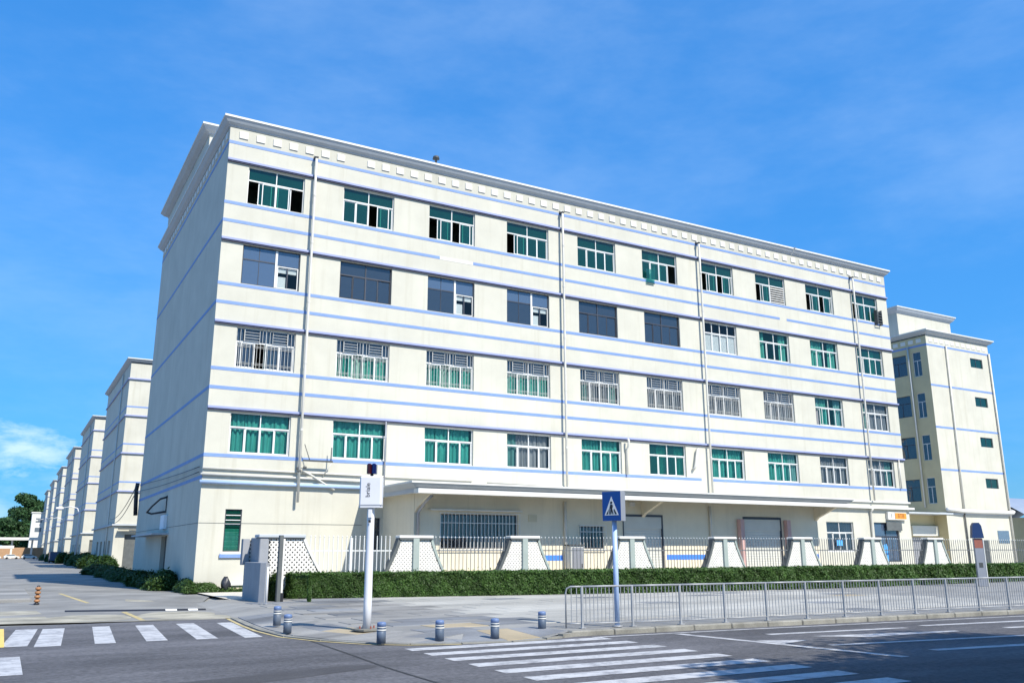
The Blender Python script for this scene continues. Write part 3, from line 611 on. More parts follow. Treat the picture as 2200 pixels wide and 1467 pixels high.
# ---- annex under the canopy
AX0,AX1,AY=9.6,38.7,-4.2
AH=[(11.05,15.62,1.97,3.70),(19.61,21.26,1.97,3.18),(22.6,25.55,-.1,3.9),(31.97,35.32,-.1,3.93)]
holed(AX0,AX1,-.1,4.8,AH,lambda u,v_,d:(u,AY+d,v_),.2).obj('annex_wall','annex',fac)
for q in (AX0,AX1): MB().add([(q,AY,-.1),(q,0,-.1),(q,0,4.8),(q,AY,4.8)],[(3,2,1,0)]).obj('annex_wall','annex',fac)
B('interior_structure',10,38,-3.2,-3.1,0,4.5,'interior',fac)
for (x0,x1,z0,z1) in AH[:2]:
    wf=rect_ring(x0,x1,z0,z1,.06,AY+.08,AY+.15).obj('window','dframe',fac); 
    nn=max(2,round((x1-x0)/1.15))
    for i in range(nn): 
        o=B('pane',x0+.06+(x1-x0-.12)*i/nn+.02,x0+.06+(x1-x0-.12)*(i+1)/nn-.02,AY+.11,AY+.118,z0+.06,z1-.06,'g_dark'); o.location=Vector(o.location)-Vector(wf.location); o.parent=wf
    gx0,gx1,gz0,gz1=(x0-.05,x1+.05,z0-.05,z1+.05)
    cage=MB()
    for z in ([gz0,gz0+.62,gz1-.5,gz1] if x1-x0>2 else [gz0,gz1-.35,gz1]): cage.box(gx0,gx1,AY-.17,AY-.145,z-.018,z+.018)
    for gx in (gx0,gx1): cage.box(gx-.015,gx+.015,AY-.16,AY,gz1-.018,gz1+.018); cage.box(gx-.015,gx+.015,AY-.16,AY,gz0-.018,gz0+.018)
    co=cage.obj('cage_rail','frame',wf)
    k=round((gx1-gx0)/.21); me,_=MB().box(-.012,.012,-.012,.012,0,gz1-gz0).mesh('cage_bar','frame')
    for i in range(k+1): link('cage_bar',me,Vector((gx0+(gx1-gx0)*i/k,AY-.157,gz0)),wf)
B('window_hood',10.4,15.75,AY-.32,AY,3.86,3.93,'white',fac)
for q,(x0,x1) in enumerate(((22.6,25.55),(31.97,35.32))):
    sh=MB()
    n_=26
    for k in range(n_):
        z=-.1+k*4.0/n_; sh.add([(x0,AY+.10,z),(x1,AY+.10,z),(x1,AY+.085,z+.12),(x0,AY+.085,z+.12),(x1,AY+.10,z+4.0/n_),(x0,AY+.10,z+4.0/n_)],[(0,1,2,3),(3,2,4,5)])
    so_=sh.obj('roller_shutter','shutter',fac)
    B('shutter_frame',x0-.001,x0+.07,AY-.02,AY+.08,0,3.9,'dframe',fac); B('shutter_frame',x1-.07,x1+.001,AY-.02,AY+.08,0,3.9,'dframe',fac); B('shutter_frame',x0+.07,x1-.07,AY-.02,AY+.08,3.78,3.9,'dframe',fac)
    B('shutter_box',x0+.08,x1-.08,AY+.02,AY+.084,3.1,3.77,'shutter',fac)
for x in (31.6,35.66): tag_=B('guard_post',x-.16,x+.16,AY-.35,AY-.05,-.1,3.75,'red',fac)
for a,b_ in ((16.9,18.5),(25.75,31.35),(36.0,38.6)): B('stripe',a,b_,AY-.012,AY+.002,1.34,1.62,'bright_blue',fac)
B('wall_plate',16.29,16.82,AY-.03,AY,3.37,3.75,'beige',fac)
B('wall_plate',33.2,34.4,AY-.02,AY,4.1,4.4,'red',fac) if False else None
l_=MB().bbox(23.1,23.42,AY-.2,AY,4.35,4.6,.03).obj('wall_lamp','frame',fac)
# canopy: deck, flared fascia, beam
CX0,CX1,CY=8.42,39.6,-6.6
B('canopy_deck',CX0+.36,CX1-.36,CY+.36,-.01,4.78,5.0,'cornice',fac)
b=MB(); A=[(CX0,CY),(CX1,CY),(CX1,-.005),(CX0,-.005)]; C=[(CX0+.36,CY+.36),(CX1-.36,CY+.36),(CX1-.36,-.005),(CX0+.36,-.005)]; mid=[(a[0]*.55+c[0]*.45,a[1]*.55+c[1]*.45) for a,c in zip(A,C)]
for i in (0,1,3):
    j=(i+1)%4
    b.add([(*C[i],4.80),(*C[j],4.80),(*mid[j],4.90),(*mid[i],4.90)],[(0,1,2,3)]); b.add([(*mid[i],4.90),(*mid[j],4.90),(*A[j],5.04),(*A[i],5.04)],[(0,1,2,3)])
b.obj('canopy_fascia','cornice',fac)
b=MB(); b.box(CX0-.02,CX1+.02,CY-.02,CY+.4,5.03,5.11).box(CX0-.02,CX0+.4,CY+.4,-.012,5.03,5.11).box(CX1-.4,CX1+.02,CY+.4,-.012,5.03,5.11).box(CX0+.4,CX1-.4,CY+.4,-.012,4.97,5.06); b.obj('canopy_edge','white',fac)
B('canopy_beam',CX0+.37,CX1-.37,CY+.08,CY+.62,4.56,4.782,'white',fac)
B('canopy_beam',CX0+.38,CX0+.62,CY+.621,-.01,4.60,4.778,'cornice',fac)
for x in (9.62,24.0,38.45):
    MB().prism([(0,0)]*3,0,0) if False else None
    bb=MB(); P3=[(CY+.62,4.78),(AY,4.78),(AY,3.75),(AY-.25,3.95),(CY+.62,4.55)]
    v_=[(x,y,z) for y,z in P3]+[(x+.22,y,z) for y,z in P3]; bb.add(v_,[(0,1,2,3,4),(9,8,7,6,5)]+[((i+1)%5,i,i+5,(i+1)%5+5) for i in range(5)]); bb.obj('canopy_bracket','annex',fac)
# pipes
def pipe(name,pts,r,m='pipe',n=8): return MB().tube(pts,r,n).obj(name,m,fac,True)
for x,zb in ((4.76,4.3),(21.40,5.05),(33.2,5.05),(49.7,5.58)):
    pipe('drain_pipe',[(x,.0,23.75),(x,-.16,23.68),(x,-.30,23.5),(x,-.32,20),(x,-.32,12),(x,-.32,zb)],.075)
    col_,_=MB().lathe([(.088,0),(.088,.12)],n=10).mesh('pipe_collar','pipe')
    for z in (21.2,18.4,15.0,11.6,8.0): link('pipe_collar',col_,(x,-.32,z),fac)
    hd=MB().bbox(x-.10,x+.10,-.40,-.002,23.55,23.62,.01).obj('pipe_bracket','black',fac)
for x,z0 in ((18.6,0),(29.2,0),(9.78,0)): pipe('drain_pipe',[(x,AY-.12,z0),(x,AY-.12,3.4),(x,AY-.12,4.5)] if x>10 else [(x,AY-.12,z0),(x,AY-.12,3.75),(x,AY-.9,4.2),(x,CY+.7,4.5)],.08,'signgrey' if x<10 else 'pipe')
pipe('drain_pipe',[(49.35,-.36,4.95),(49.35,-.12,4.7),(49.35,-.12,2.6),(49.35,-.12,0)],.08)
pipe('conduit',[(0.0,-.10,5.88),(4,-.10,5.86),(8.5,-.10,5.83),(15,-.10,5.80)],.045); pipe('conduit',[(-.1,-.12,5.58),(5,-.12,5.56),(8.4,-.12,5.52),(9.4,-.12,5.5)],.06)
pipe('conduit',[(-.12,-.16,5.20),(3.9,-.16,5.19),(8.38,-.16,5.17)],.10,'bluepipe')
pipe('conduit',[(4.85,-.2,6.0),(5.4,-.2,5.75),(6.2,-.18,5.3),(6.75,-.16,5.0)],.05)
pipe('conduit',[(26.2,-.28,8.9),(26.2,-.36,8.75),(26.2,-.30,8.4),(26.2,-.10,8.2),(26.2,-.10,6.6)],.075)
pipe('conduit',[(32.3,-.1,8.6),(32.15,-.2,8.5),(31.9,-.2,7.4),(31.75,-.15,7.2)],.10)
pipe('conduit',[(9.55,-.12,8.85),(9.55,-.14,7.5),(9.55,-.12,5.1)],.05,'signgrey')
pipe('conduit',[(53.35,-.12,8.9),(53.35,-.12,6.6)],.05)
pipe('conduit',[(16,-.05,5.75),(24,-.05,5.66),(39,-.05,5.62)],.03)
B('bracket_arm',4.9,6.5,-.45,-.38,6.42,6.5,'dsteel',fac); pipe('bracket_stay',[(4.95,-.4,7.3),(5.25,-.4,6.5)],.02,'dsteel',6); pipe('bracket_stay',[(6.4,-.4,6.45),(6.42,-.4,7.2)],.03,'dsteel',6); pipe('bracket_stay',[(6.45,-.4,6.4),(6.1,-.1,5.7)],.03,'pipe',6)
for q in ((4.7,-.3,6.05),(5.05,-.3,6.1),(4.75,-.35,5.9)): MB().cyl((q[0]-.08,q[1],q[2]),(q[0]+.08,q[1],q[2]),.07).obj('pipe_clamp','dsteel',fac)
# left side wall fittings
pipe('lamp_bracket',[(-.05,10.2,5.0),(-.35,10.6,4.9),(-.65,11.6,4.5),(-.75,12.8,4.2),(-.5,12.6,4.1),(-.1,10.4,4.15)],.06,'black',6)
pipe('lamp_bracket',[(-.05,10.2,4.1),(-.05,10.2,5.1)],.03,'black',6)
MB().bbox(-.22,0,9.6,10.9,3.15,3.95,.03).obj('meter_box','blind',fac)
MB().bbox(1.6,3.4,-.55,-.02,.25,.42,.03).obj('plinth_step','white',fac); MB().bbox(1.5,3.5,-.45,-.02,-.1,.25,.03).obj('plinth_step','beige',fac)
# signboard
sg=thing('wall_signboard','white box sign with orange lettered panels above the last ground-floor window','sign',(52.33,-.02,4.17))
MB().bbox(-1.12,1.12,-.22,0,0,.58,.02).obj('sign_box','white',sg); B('sign_panel',-.28,1.06,-.226,-.218,.06,.53,'orange',sg)
B('sign_panel',-.33,-.285,-.228,-.218,.05,.54,'capdark',sg)
text_mesh('lettering','BTB',.46,'brown',sg,(.40,-.232,.29),(math.pi/2,0,0)); text_mesh('lettering','I',.46,'black',sg,(-.72,-.224,.29),(math.pi/2,0,0))
# cabinet
cb=thing('electrical_cabinet','grey metal cabinet standing against the annex wall beside the small barred window','cabinet',(19.0,AY-.35,-.03))
MB().bbox(-.42,.42,-.3,.3,0,2.15,.02).obj('body','shutter',cb); MB().bbox(-.48,.48,-.36,.32,2.152,2.22,.02).obj('lid','dsteel',cb); B('door',-.36,.36,-.315,-.302,.15,2.05,'signgrey',cb); B('handle',.26,.30,-.34,-.316,1.0,1.2,'black',cb)
# refuse bag
o=MB()
nu,nv=14,9
for j in range(nv+1):
    for i in range(nu):
        a=2*math.pi*i/nu; tt=j/nv; r=(.32*math.sin(math.pi*(.15+.75*tt))+.04)*(1+.12*math.sin(3*a+5*tt)+.07*math.sin(7*a-4*tt)); o.v.append((r*math.cos(a),r*math.sin(a),tt*.72*(1+.04*math.sin(4*a))))
o.f=[(j*nu+i,j*nu+(i+1)%nu,(j+1)*nu+(i+1)%nu,(j+1)*nu+i) for j in range(nv) for i in range(nu)]+[tuple(range(nv*nu,(nv+1)*nu))]
o=o.obj('refuse_bag','bag',None,True); o.location=(1.35,-.75,-.02); o.scale=(.62,.7,.95); tag(o,'black refuse bag at the foot of the factory wall beside the grass','refuse bag')
# cables from the corner to the next blocks
def cable(p,q,sag,r=.022,label=None):
    p=Vector(p);q=Vector(q); pts=[p.lerp(q,i/14)-Vector((0,0,sag*4*(i/14)*(1-i/14))) for i in range(15)]
    return tag(MB().tube(pts,r,5).obj('overhead_cable','black',None,True),label,'cable','cables along the side street')
cable((-.12,.2,5.95),(-.25,DY+.1,6.55),.1,label='upper black cable along the shaded end wall of the factory')
cable((-.12,.2,5.7),(-.25,DY+.1,6.1),.12,label='lower black cable along the shaded end wall of the factory')
cable((-.25,DY+.1,6.55),(2.4,68,5.6),.7,.03,'black cable spanning from factory rear corner to the second block, upper strand')
cable((-.25,DY+.1,6.1),(2.4,68,5.3),.9,.03,'black cable spanning from factory rear corner to the second block, lower strand')
pipe('junction_box',[(-.2,DY-.05,6.7),(-.25,DY,6.2),(-.2,DY,5.2),(-.15,DY,4.4)],.14,'black',6)

# ================================================================== blocks along the side street
def block(X,Y,D,Wd,label,group,far=0):
    t=thing('factory_block',label,'building',(X,Y,0),0,group)
    hs_=[(2.6,5.0,z0,z1) for z0,z1 in ROWS]+[(1.2,6.5,-.1,3.9)]
    holed(0,Wd,-.1,24.55,hs_,lambda u,v_,d:(u,d,v_),.2).obj('wall','wall',t)
    sh_=[(3,5.5,-.1,3.2),(8,10.5,-.1,3.2),(13,15.5,-.1,3.2),(18,20.5,-.1,3.2)]
    holed(0,D,-.1,24.55,sh_,lambda u,v_,d:(d,u,v_),.3).obj('wall','wall',t)
    MB().add([(Wd,0,-.1),(Wd,D,-.1),(Wd,D,24.55),(Wd,0,24.55),(0,D,-.1),(0,D,24.55)],[(0,1,2,3),(1,4,5,2)]).obj('wall','wall',t)
    B('roof',0,Wd,0,D,24.4,24.54,'cornice',t); b=MB()
    for z in (4.9,9.4,13.9,18.4): b.box(.3,Wd-.3,.35,D-.3,z,z+.15)
    b.box(.35,Wd-.3,3,3.1,0,24); b.obj('interior_structure','interior',t)
    cornice(0,Wd,0,D,24.52,24.88,.46,t); stripes(t,0,Wd,0,D,[19.03,14.51,9.99])
    for z in (22.45,17.93,13.40,8.90): B('window_hood',-.16,Wd,-.2,.005,z-.08,z+.08,'ledge',t); B('window_hood',-.16,.005,.006,D,z-.08,z+.08,'ledge',t)
    B('band_course',-.3,Wd,-.3,.005,4.9,5.08,'cornice',t); B('band_course',-.3,.005,.006,D,4.9,5.08,'cornice',t)
    for z0,z1 in ROWS: window(2.6,5.0,z0,z1,'dark',t)
    for a,b_,_,_ in sh_: B('door',.28,.3,a,b_,-.1,3.2,'dsteel',t)
    B('door',1.2,6.5,.18,.2,-.1,3.9,'capdark',t)
    for y in (6.8,): MB().tube([(-.12,y,0),(-.12,y,4.8),(-.12,y,24.2)],.08,6).obj('drain_pipe','pipe',t,True)
    if far==0:
        B('lintel_lamp',1.6,4.6,-.42,-.3,4.2,4.4,'white',t); B('porch_slab',.4,8,-.9,-.3,4.45,4.6,'capdark',t)
names=['cream factory block second in the row along the side street','cream factory block third in the row along the side street','cream factory block fourth in the row along the side street','cream factory block fifth in the row along the side street','cream factory block sixth in the row along the side street','farthest cream factory block at the end of the side street row']
for i,y in enumerate((68,120.5,172.5,224.6,276.5,329.5)): block(2.9+.28*i,y,27.5,30,names[i],'factory blocks along the side street',i)

# ================================================================== right-hand block
rb=thing('factory_block','narrow cream stair block with blue stripes right of the long factory','building',(75.5,11.2,0))
RW,RD=11.1,30
rh=[(7.5,9.75,8.35+4.45*k,9.4+4.45*k) for k in range(3)]+[(7.5,9.75,21.65,22.7)]
holed(0,RW,-.1,24.55,rh,lambda u,v_,d:(u,d,v_),.2).obj('wall','wall',rb)
rs=[h for k in range(4) for h in ((.85,1.85,6.6+4.5*k,9.3+4.5*k),(2.6,4.9,6.9+4.5*k,9.2+4.5*k))]
holed(0,RD,-.1,24.55,rs,lambda u,v_,d:(d,u,v_),.25).obj('wall','ybuild',rb)
MB().add([(RW,0,-.1),(RW,RD,-.1),(RW,RD,24.55),(RW,0,24.55)],[(0,1,2,3)]).obj('wall','wall',rb)
B('roof',0,RW,0,RD,24.4,24.54,'cornice',rb); b=MB().box(1.5,1.6,.4,RD,0,24).box(.3,RW-.3,1.6,1.7,0,24)
for z in (4.9,9.8,14.3,18.9): b.box(.3,RW-.3,.3,RD-.3,z,z+.15)
b.obj('interior_structure','interior',rb)
cornice(0,RW,0,RD,24.5,24.9,.5,rb); stripes(rb,0,RW,0,RD,[23.4],h=.2); stripes(rb,0,RW,0,RD,[19.0,14.5,10.05],h=.2,side=False)
for (a,b_,z0,z1) in rh:
    fr=rect_ring(a,b_,z0,z1,.06,.1,.16).box((a+b_)/2-.03,(a+b_)/2+.03,.1,.16,z0+.06,z1-.06).obj('window','dframe',rb)
    for s in (0,1):
        o=B('pane',a+.06+s*(b_-a)/2,a+(b_-a)/2*(1+s)-.06,.12,.13,z0+.06,z1-.06,'g_green'); o.location=Vector(o.location)-Vector(fr.location); o.parent=fr
for (a,b_,z0,z1) in rs:
    zt=z0+.64*(z1-z0); yc=(a+b_)/2
    bb=MB().box(.1,.17,a,b_,z0,z0+.06).box(.1,.17,a,b_,z1-.06,z1).box(.1,.17,a,a+.06,z0+.06,z1-.06).box(.1,.17,b_-.06,b_,z0+.06,z1-.06).box(.1,.17,a+.06,b_-.06,zt-.03,zt+.03).box(.1,.17,yc-.03,yc+.03,z0+.06,zt-.03)
    fr=bb.obj('window','frame' if b_-a<1.5 else 'dframe',rb)
    for (p,q,r_,s_) in ((a+.06,yc-.03,z0+.06,zt-.03),(yc+.03,b_-.06,z0+.06,zt-.03),(a+.06,b_-.06,zt+.03,z1-.06)):
        o=B('pane',.13,.14,p,q,r_,s_,'g_dark'); o.location=Vector(o.location)-Vector(fr.location); o.parent=fr
me,_=MB().bbox(-.3,.3,-.07,.01,0,.42,.03).mesh('plaque','white')
for k in range(11): link('plaque',me,(.75+k*.95,0,23.75),rb)
me,_=MB().bbox(-.07,.01,-.3,.3,0,.42,.03).mesh('plaque','white')
for k in range(5): link('plaque',me,(0,.9+k*.95,23.75),rb)
def rpipe(pts,r,m='pipe'): return MB().tube(pts,r,6).obj('drain_pipe',m,rb,True)
rpipe([(3.2,-.15,23.6),(3.0,-.15,12),(2.9,-.15,6)],.09); rpipe([(2.85,-.15,5.6),(2.9,-.12,0)],.09,'dsteel'); rpipe([(10.95,-.15,23.5),(10.95,-.15,12),(10.95,-.15,0)],.10); rpipe([(-.15,2.2,23.5),(-.15,2.2,6.2)],.09)
MB().tube([(-.1,-.25,5.95),(2.5,-.3,5.82),(6,-.3,5.80),(11.2,-.3,5.80),(11.7,-.1,5.9),(11.75,.6,6.2)],.20,8).obj('gutter','white',rb,True)
B('band_course',-1.2,RW+.2,-.12,.004,5.45,5.62,'cornice',rb)
B('tower',1.5,11.2,4.2,16,24.56,28.2,'wall',rb); cornice(1.5,11.2,4.2,16,28.1,28.7,.5,rb)
B('door',5.0,6.9,-.02,.004,-.1,3.1,'g_dark',rb) if False else MB().box(5.0,6.6,-.03,.004,-.1,2.9).obj('door','dsteel',rb)
MB().box(8.4,10.4,-.05,.004,2.6,3.9).obj('window','g_blue',rb)
# low link with roller shutter between the two buildings
lk=thing('link_building','low shaded link with a roller shutter between the long factory and the stair block','building',(60,12.6,0))
holed(0,15.5,-.1,5.4,[(11.6,15.2,-.1,3.2)],lambda u,v_,d:(u,d,v_),.3).obj('wall','ybuild',lk); B('roof',-.2,15.48,-2.2,6,5.402,5.55,'cornice',lk)
b=MB()
for k in range(20): z=-.1+k*.168; b.add([(11.6,.2,z),(15.2,.2,z),(15.2,.18,z+.13),(11.6,.18,z+.13),(15.2,.2,z+.168),(11.6,.2,z+.168)],[(0,1,2,3),(3,2,4,5)])
b.obj('roller_shutter','signgrey',lk); B('shutter_box',11.3,15.45,-.35,-.002,3.3,4.3,'shutter',lk)
# far right shed
sh=thing('warehouse_shed','yellow shed with grey curved metal roof at the right edge','shed',(112,24,0))
B('wall',0,30,0,20,0,6.2,'ybuild',sh); b=MB(); N=10
pr=[(-1+22*i/N, 6.2+3.4*math.sin(math.pi*i/N)**.8) for i in range(N+1)]
b.add([(x,y,z) for y,z in pr for x in (-1,31)],[(2*i,2*i+1,2*i+3,2*i+2) for i in range(N)]); b.obj('roof','greyroof',sh)
B('eave',-1.1,31.1,-1.15,-1,5.6,6.3,'dsteel',sh)
for k in range(6): MB().box(k*5.5,k*5.5+.25,-.12,-.005,0,6.1).obj('column','dsteel',sh)

# ================================================================== boundary piers, fence panels
FY=-8.0
def lattice(xl,xr,z0,z1,y,parent,pitch=.20,hole=.44):
    b=MB(); r=pitch/2; j=0; z=z0+.02
    rows=int((z1-z0)/r)+1
    for j in range(rows):
        z=z0+j*r
        n0=int((xl(z0)-.0)/pitch)-2; 
        x=xl(z0)-pitch+ (r if j%2 else 0)
        while x<xr(z0)+pitch:
            if xl(z)+.02<x<xr(z)-.02 and z0<z<z1:
                O=[(x-r,z),(x,z-r),(x+r,z),(x,z+r)]; I=[(x-r*hole,z),(x,z-r*hole),(x+r*hole,z),(x,z+r*hole)]
                v_=[(a,y,c) for a,c in O]+[(a,y,c) for a,c in I]+[(a,y+.07,c) for a,c in I]
                b.add(v_,[(i,(i+1)%4,(i+1)%4+4,i+4) for i in range(4)]+[(i+4,(i+1)%4+4,(i+1)%4+8,i+8) for i in range(4)])
            x+=pitch
    return b.obj('lattice_blocks','lattice',parent,kind='stuff')
def strip(pts,w,y0,y1):   # sloping edge trim following x(z)
    b=MB(); v_=[]
    for (x,z) in pts: v_+=[(x-w/2,y0,z),(x+w/2,y0,z),(x+w/2,y1,z),(x-w/2,y1,z)]
    for i in range(len(pts)-1):
        for k in range(4): b.f.append((4*i+k,4*i+(k+1)%4,4*i+4+(k+1)%4,4*i+4+k))
    b.v=v_; n_=len(pts)-1; b.f.append((4*n_,4*n_+1,4*n_+2,4*n_+3)); return b
def pier(x,label,ztop=2.46):
    t=thing('lattice_pier',label,'pier',(x,FY,0),0,'flared lattice piers along the fence')
    hw=lambda z:.72+.62*max(0,(ztop-z)/1.45)**1.2
    lattice(lambda z:-hw(z),lambda z:hw(z),0,ztop-.02,-.16,t,.17,.34)
    zz=[0,.4,.8,1.2,1.6,2.0,ztop-.02]
    bk=MB(); v_=[]
    for z in zz: v_+=[(-hw(z)+.03,-.06,z),(hw(z)-.03,-.06,z),(hw(z)-.03,.12,z),(-hw(z)+.03,.12,z)]
    for i in range(len(zz)-1):
        for k in range(4): bk.f.append((4*i+k,4*i+(k+1)%4,4*i+4+(k+1)%4,4*i+4+k))
    bk.v=v_; bk.obj('core','cement',t)
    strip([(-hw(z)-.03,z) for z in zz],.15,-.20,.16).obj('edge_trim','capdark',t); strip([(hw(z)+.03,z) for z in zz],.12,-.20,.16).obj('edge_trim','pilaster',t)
    MB().bbox(-.15,.15,-.26,.12,0,ztop-.03,.015).obj('pilaster','pilaster',t); MB().bbox(-.84,.84,-.28,.24,ztop-.022,ztop+.09,.03).obj('cap','white',t); B('cap_band',-.80,.80,-.25,.2,ztop-.10,ztop-.024,'capdark',t)
PX=[8.0,13.7,20.15,26.6,32.7,38.9,45.1]
ordn=['first','second','third','fourth','fifth','sixth','seventh and last']
for i,x in enumerate(PX): pier(x,f'white flared lattice pier in the fence, {ordn[i]} counting right from the gate pier',2.44+.02*i)
# gate corner pier
t=thing('gate_pier','large white lattice gate pier with dark coping at the left end of the hedge','pier',(1.22,-8.6,0))
xl=lambda z:.02; xr=lambda z:1.40+.78*max(0,(2.45-z)/1.45)**1.15
lattice(xl,xr,.2,2.40,-.16,t,.20,.46)
bk=MB(); v_=[]; zz=[0,.4,.8,1.2,1.6,2.0,2.4]
for z in zz: v_+=[(.04,-.05,z),(xr(z)-.03,-.05,z),(xr(z)-.03,.35,z),(.04,.35,z)]
for i in range(6):
    for k in range(4): bk.f.append((4*i+k,4*i+(k+1)%4,4*i+4+(k+1)%4,4*i+4+k))
bk.v=v_; bk.obj('core','cement',t)
strip([(xr(z)+.04,z) for z in zz],.12,-.2,.35).obj('edge_trim','lattice',t)
MB().bbox(-.36,.018,-.22,1.3,0,2.4,.03).obj('side_wall','greywall',t); MB().bbox(-.42,1.52,-.28,.45,2.402,2.52,.03).obj('cap','cornice',t); B('cap_band',-.02,1.46,-.24,.3,2.34,2.40,'capdark',t)
t=thing('side_screen','small white lattice screen on the low wall behind the gate pier','screen',(.62,-7.3,0))
lattice(lambda z:.18,lambda z:.75,1.3,2.25,-.12,t,.16,.5); B('panel',-.1,.17,-.14,.2,1.3,2.35,'greywall',t); B('core',.18,.75,-.02,.2,1.3,2.3,'cement',t)
lw=MB(); wp=[(.36,-11.15),(.52,-11.35),(.72,-11.1),(1.0,-8.0),(.72,-7.0),(.42,-8.6)]
o=lw.slab([wp[0],wp[1],wp[2],wp[3],wp[4],wp[5]],-.12,1.42).obj('low_wall','greywall'); tag(o,'low weathered grey-blue wall running out from the gate pier','wall')
t=thing('gate_post','thick grey post with white lower sleeve in front of the gate pier','post',(1.1,-11.3,0))
MB().bbox(-.13,.02,-.10,.10,0,2.44,.015).obj('post','capdark',t) ; MB().bbox(.021,.10,-.07,.09,.32,2.3,.01).obj('sleeve','lattice',t); MB().bbox(.0215,.13,-.1,.12,0,.32,.02).obj('foot','black',t)
t=thing('thin_pole','thin white pole in front of the hedge end','pole',(.24,-12.75,0)); MB().cyl((0,0,0),(0,0,1.3),.035,10).obj('shaft','white_pole',t,True); MB().lathe([(.09,0),(.09,.02),(.04,.03)]).obj('foot','steel',t,True)
# fence panels
pk,_=MB().box(-.013,.013,-.013,.013,0,1).mesh('picket','fencesteel'); pkw,_=MB().box(-.016,.016,-.016,.016,0,1).mesh('picket','frame')
tipm,_=MB().lathe([(.008,0),(.024,.02),(.024,.05),(.004,.09)],n=6).mesh('picket_tip','frame')
def panel(x0,x1,label,z=2.42,step=.205,white=False):
    t=thing('fence_panel',label,'fence',(x0,FY,0),0,'steel picket fence panels')
    fm='frame' if white else 'fencesteel'
    B('rail',0,x1-x0,-.02,.02,1.84,1.89,fm,t); B('rail',0,x1-x0,-.021,.021,.35,.40,fm,t)
    n_=max(2,round((x1-x0)/step))
    for i in range(n_):
        x=(i+.5)*(x1-x0)/n_; o=link('picket',pkw if white else pk,(x,-.034,.05),t); o.scale=(1,1,z-.05)
        q=link('picket_tip',tipm,(x,-.034,z),t)
    if white: MB().bbox((x1-x0)*.5-.06,(x1-x0)*.5+.06,-.10,.02,0,2.4,.01).obj('post','frame',t)
panel(3.1,6.9,'white picket fence panel between the gate pier and the first lattice pier',white=True)
lab=['in front of the large barred window','in front of the cabinet and small barred window','in front of the pale roller shutter','in front of the red guard posts','right of the red guard posts','in front of the blue sign near the factory corner']
for i in range(6): panel(PX[i]+.95,PX[i+1]-.95,'dark picket fence panel '+lab[i],2.42+.02*i)
panel(PX[6]+.9,56,'dark picket fence panel right of the last lattice pier',2.5,.24); panel(56.1,70,'dark picket fence panel in front of the stair block',2.5,.27); panel(70.1,90,'dark picket fence panel at the far right before the shed',2.5,.3)
o=MB().add([(0,0,0),(.5,-.04,.12),(.62,-.06,.8),(.45,-.03,1.25),(.05,0,1.15),(-.1,.02,.6),(0,.03,0),(.5,-.01,.12),(.62,-.03,.8),(.45,0,1.25),(.05,.03,1.15),(-.1,.05,.6)],[(0,1,2,3,4,5),(11,10,9,8,7,6)]+[(i,i+6,(i+1)%6+6,(i+1)%6) for i in range(6)]).obj('hanging_bag','skyblue'); o.location=(40.6,FY+.25,1.0); tag(o,'light blue plastic sheet hung on the fence beside the sixth lattice pier','plastic sheet')

# ================================================================== planting
HP=[(2.1,-9.2),(5.3,-10.4),(9,-11.3),(13.5,-12.2),(18,-13.1),(22,-13.6),(29,-13.9),(36,-13.5),(46,-12.9),(60,-12.2),(92,-12)]
HB=-8.55
t=thing('trimmed_hedge','long clipped green hedge in front of the picket fence','hedge',(30,-10,0))
def hfront(x):
    for a,b in zip(HP,HP[1:]):
        if a[0]<=x<=b[0]: return a[1]+(b[1]-a[1])*(x-a[0])/(b[0]-a[0])
    return HP[-1][1]
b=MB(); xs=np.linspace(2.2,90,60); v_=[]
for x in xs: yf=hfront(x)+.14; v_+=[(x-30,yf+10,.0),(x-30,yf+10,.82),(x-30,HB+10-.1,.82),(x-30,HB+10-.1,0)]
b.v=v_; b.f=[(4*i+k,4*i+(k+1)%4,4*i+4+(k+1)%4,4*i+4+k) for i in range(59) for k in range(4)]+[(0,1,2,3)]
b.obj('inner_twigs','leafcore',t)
def wob(x,z): return .05*np.sin(x*2.1+z*3)+.05*np.sin(x*5.3+1.7*z+1)+.03*np.sin(x*11+z*9)
N1=105000; u=rng.random(N1)**1.7; x=2.0+u*88; z=rng.random(N1)**.85*.95; yf=np.array([hfront(q) for q in x]); y=yf+wob(x,z)*.55+rng.exponential(.045,N1)
n1=np.tile([0,-1.,.25],(N1,1))
N2=52000; u=rng.random(N2)**1.7; x2=2.0+u*88; yf2=np.array([hfront(q) for q in x2]); y2=yf2+rng.random(N2)**1.5*(HB-yf2); z2=.95+wob(x2,y2)*.5-rng.exponential(.035,N2); n2=np.tile([0,-.2,1.],(N2,1))
N3=4500; y3=rng.uniform(-9.3,HB,N3); z3=rng.random(N3)*.95; x3=2.05-wob(y3*3,z3)+rng.exponential(.05,N3); n3=np.tile([-1.,0,.3],(N3,1))
N4=9000; u=rng.random(N4)**1.7; x4=2.0+u*88; yf4=np.array([hfront(q) for q in x4]); y4=yf4+rng.random(N4)**2*1.0; z4=.94+rng.exponential(.028,N4); n4=np.tile([0,-.3,.4],(N4,1))
P=np.concatenate([np.stack([x,y,z],1),np.stack([x2,y2,z2],1),np.stack([x3,y3,z3],1),np.stack([x4,y4,z4],1)]); NN=np.concatenate([n1,n2,n3,n4])
sz=.042+.0012*np.clip(P[:,0],0,60)
P0=P-np.array([30,-10,0]); link('foliage',leaf_mesh('foliage',P0,sz,'leaf',NN),(0,0,0),t,kind='stuff')
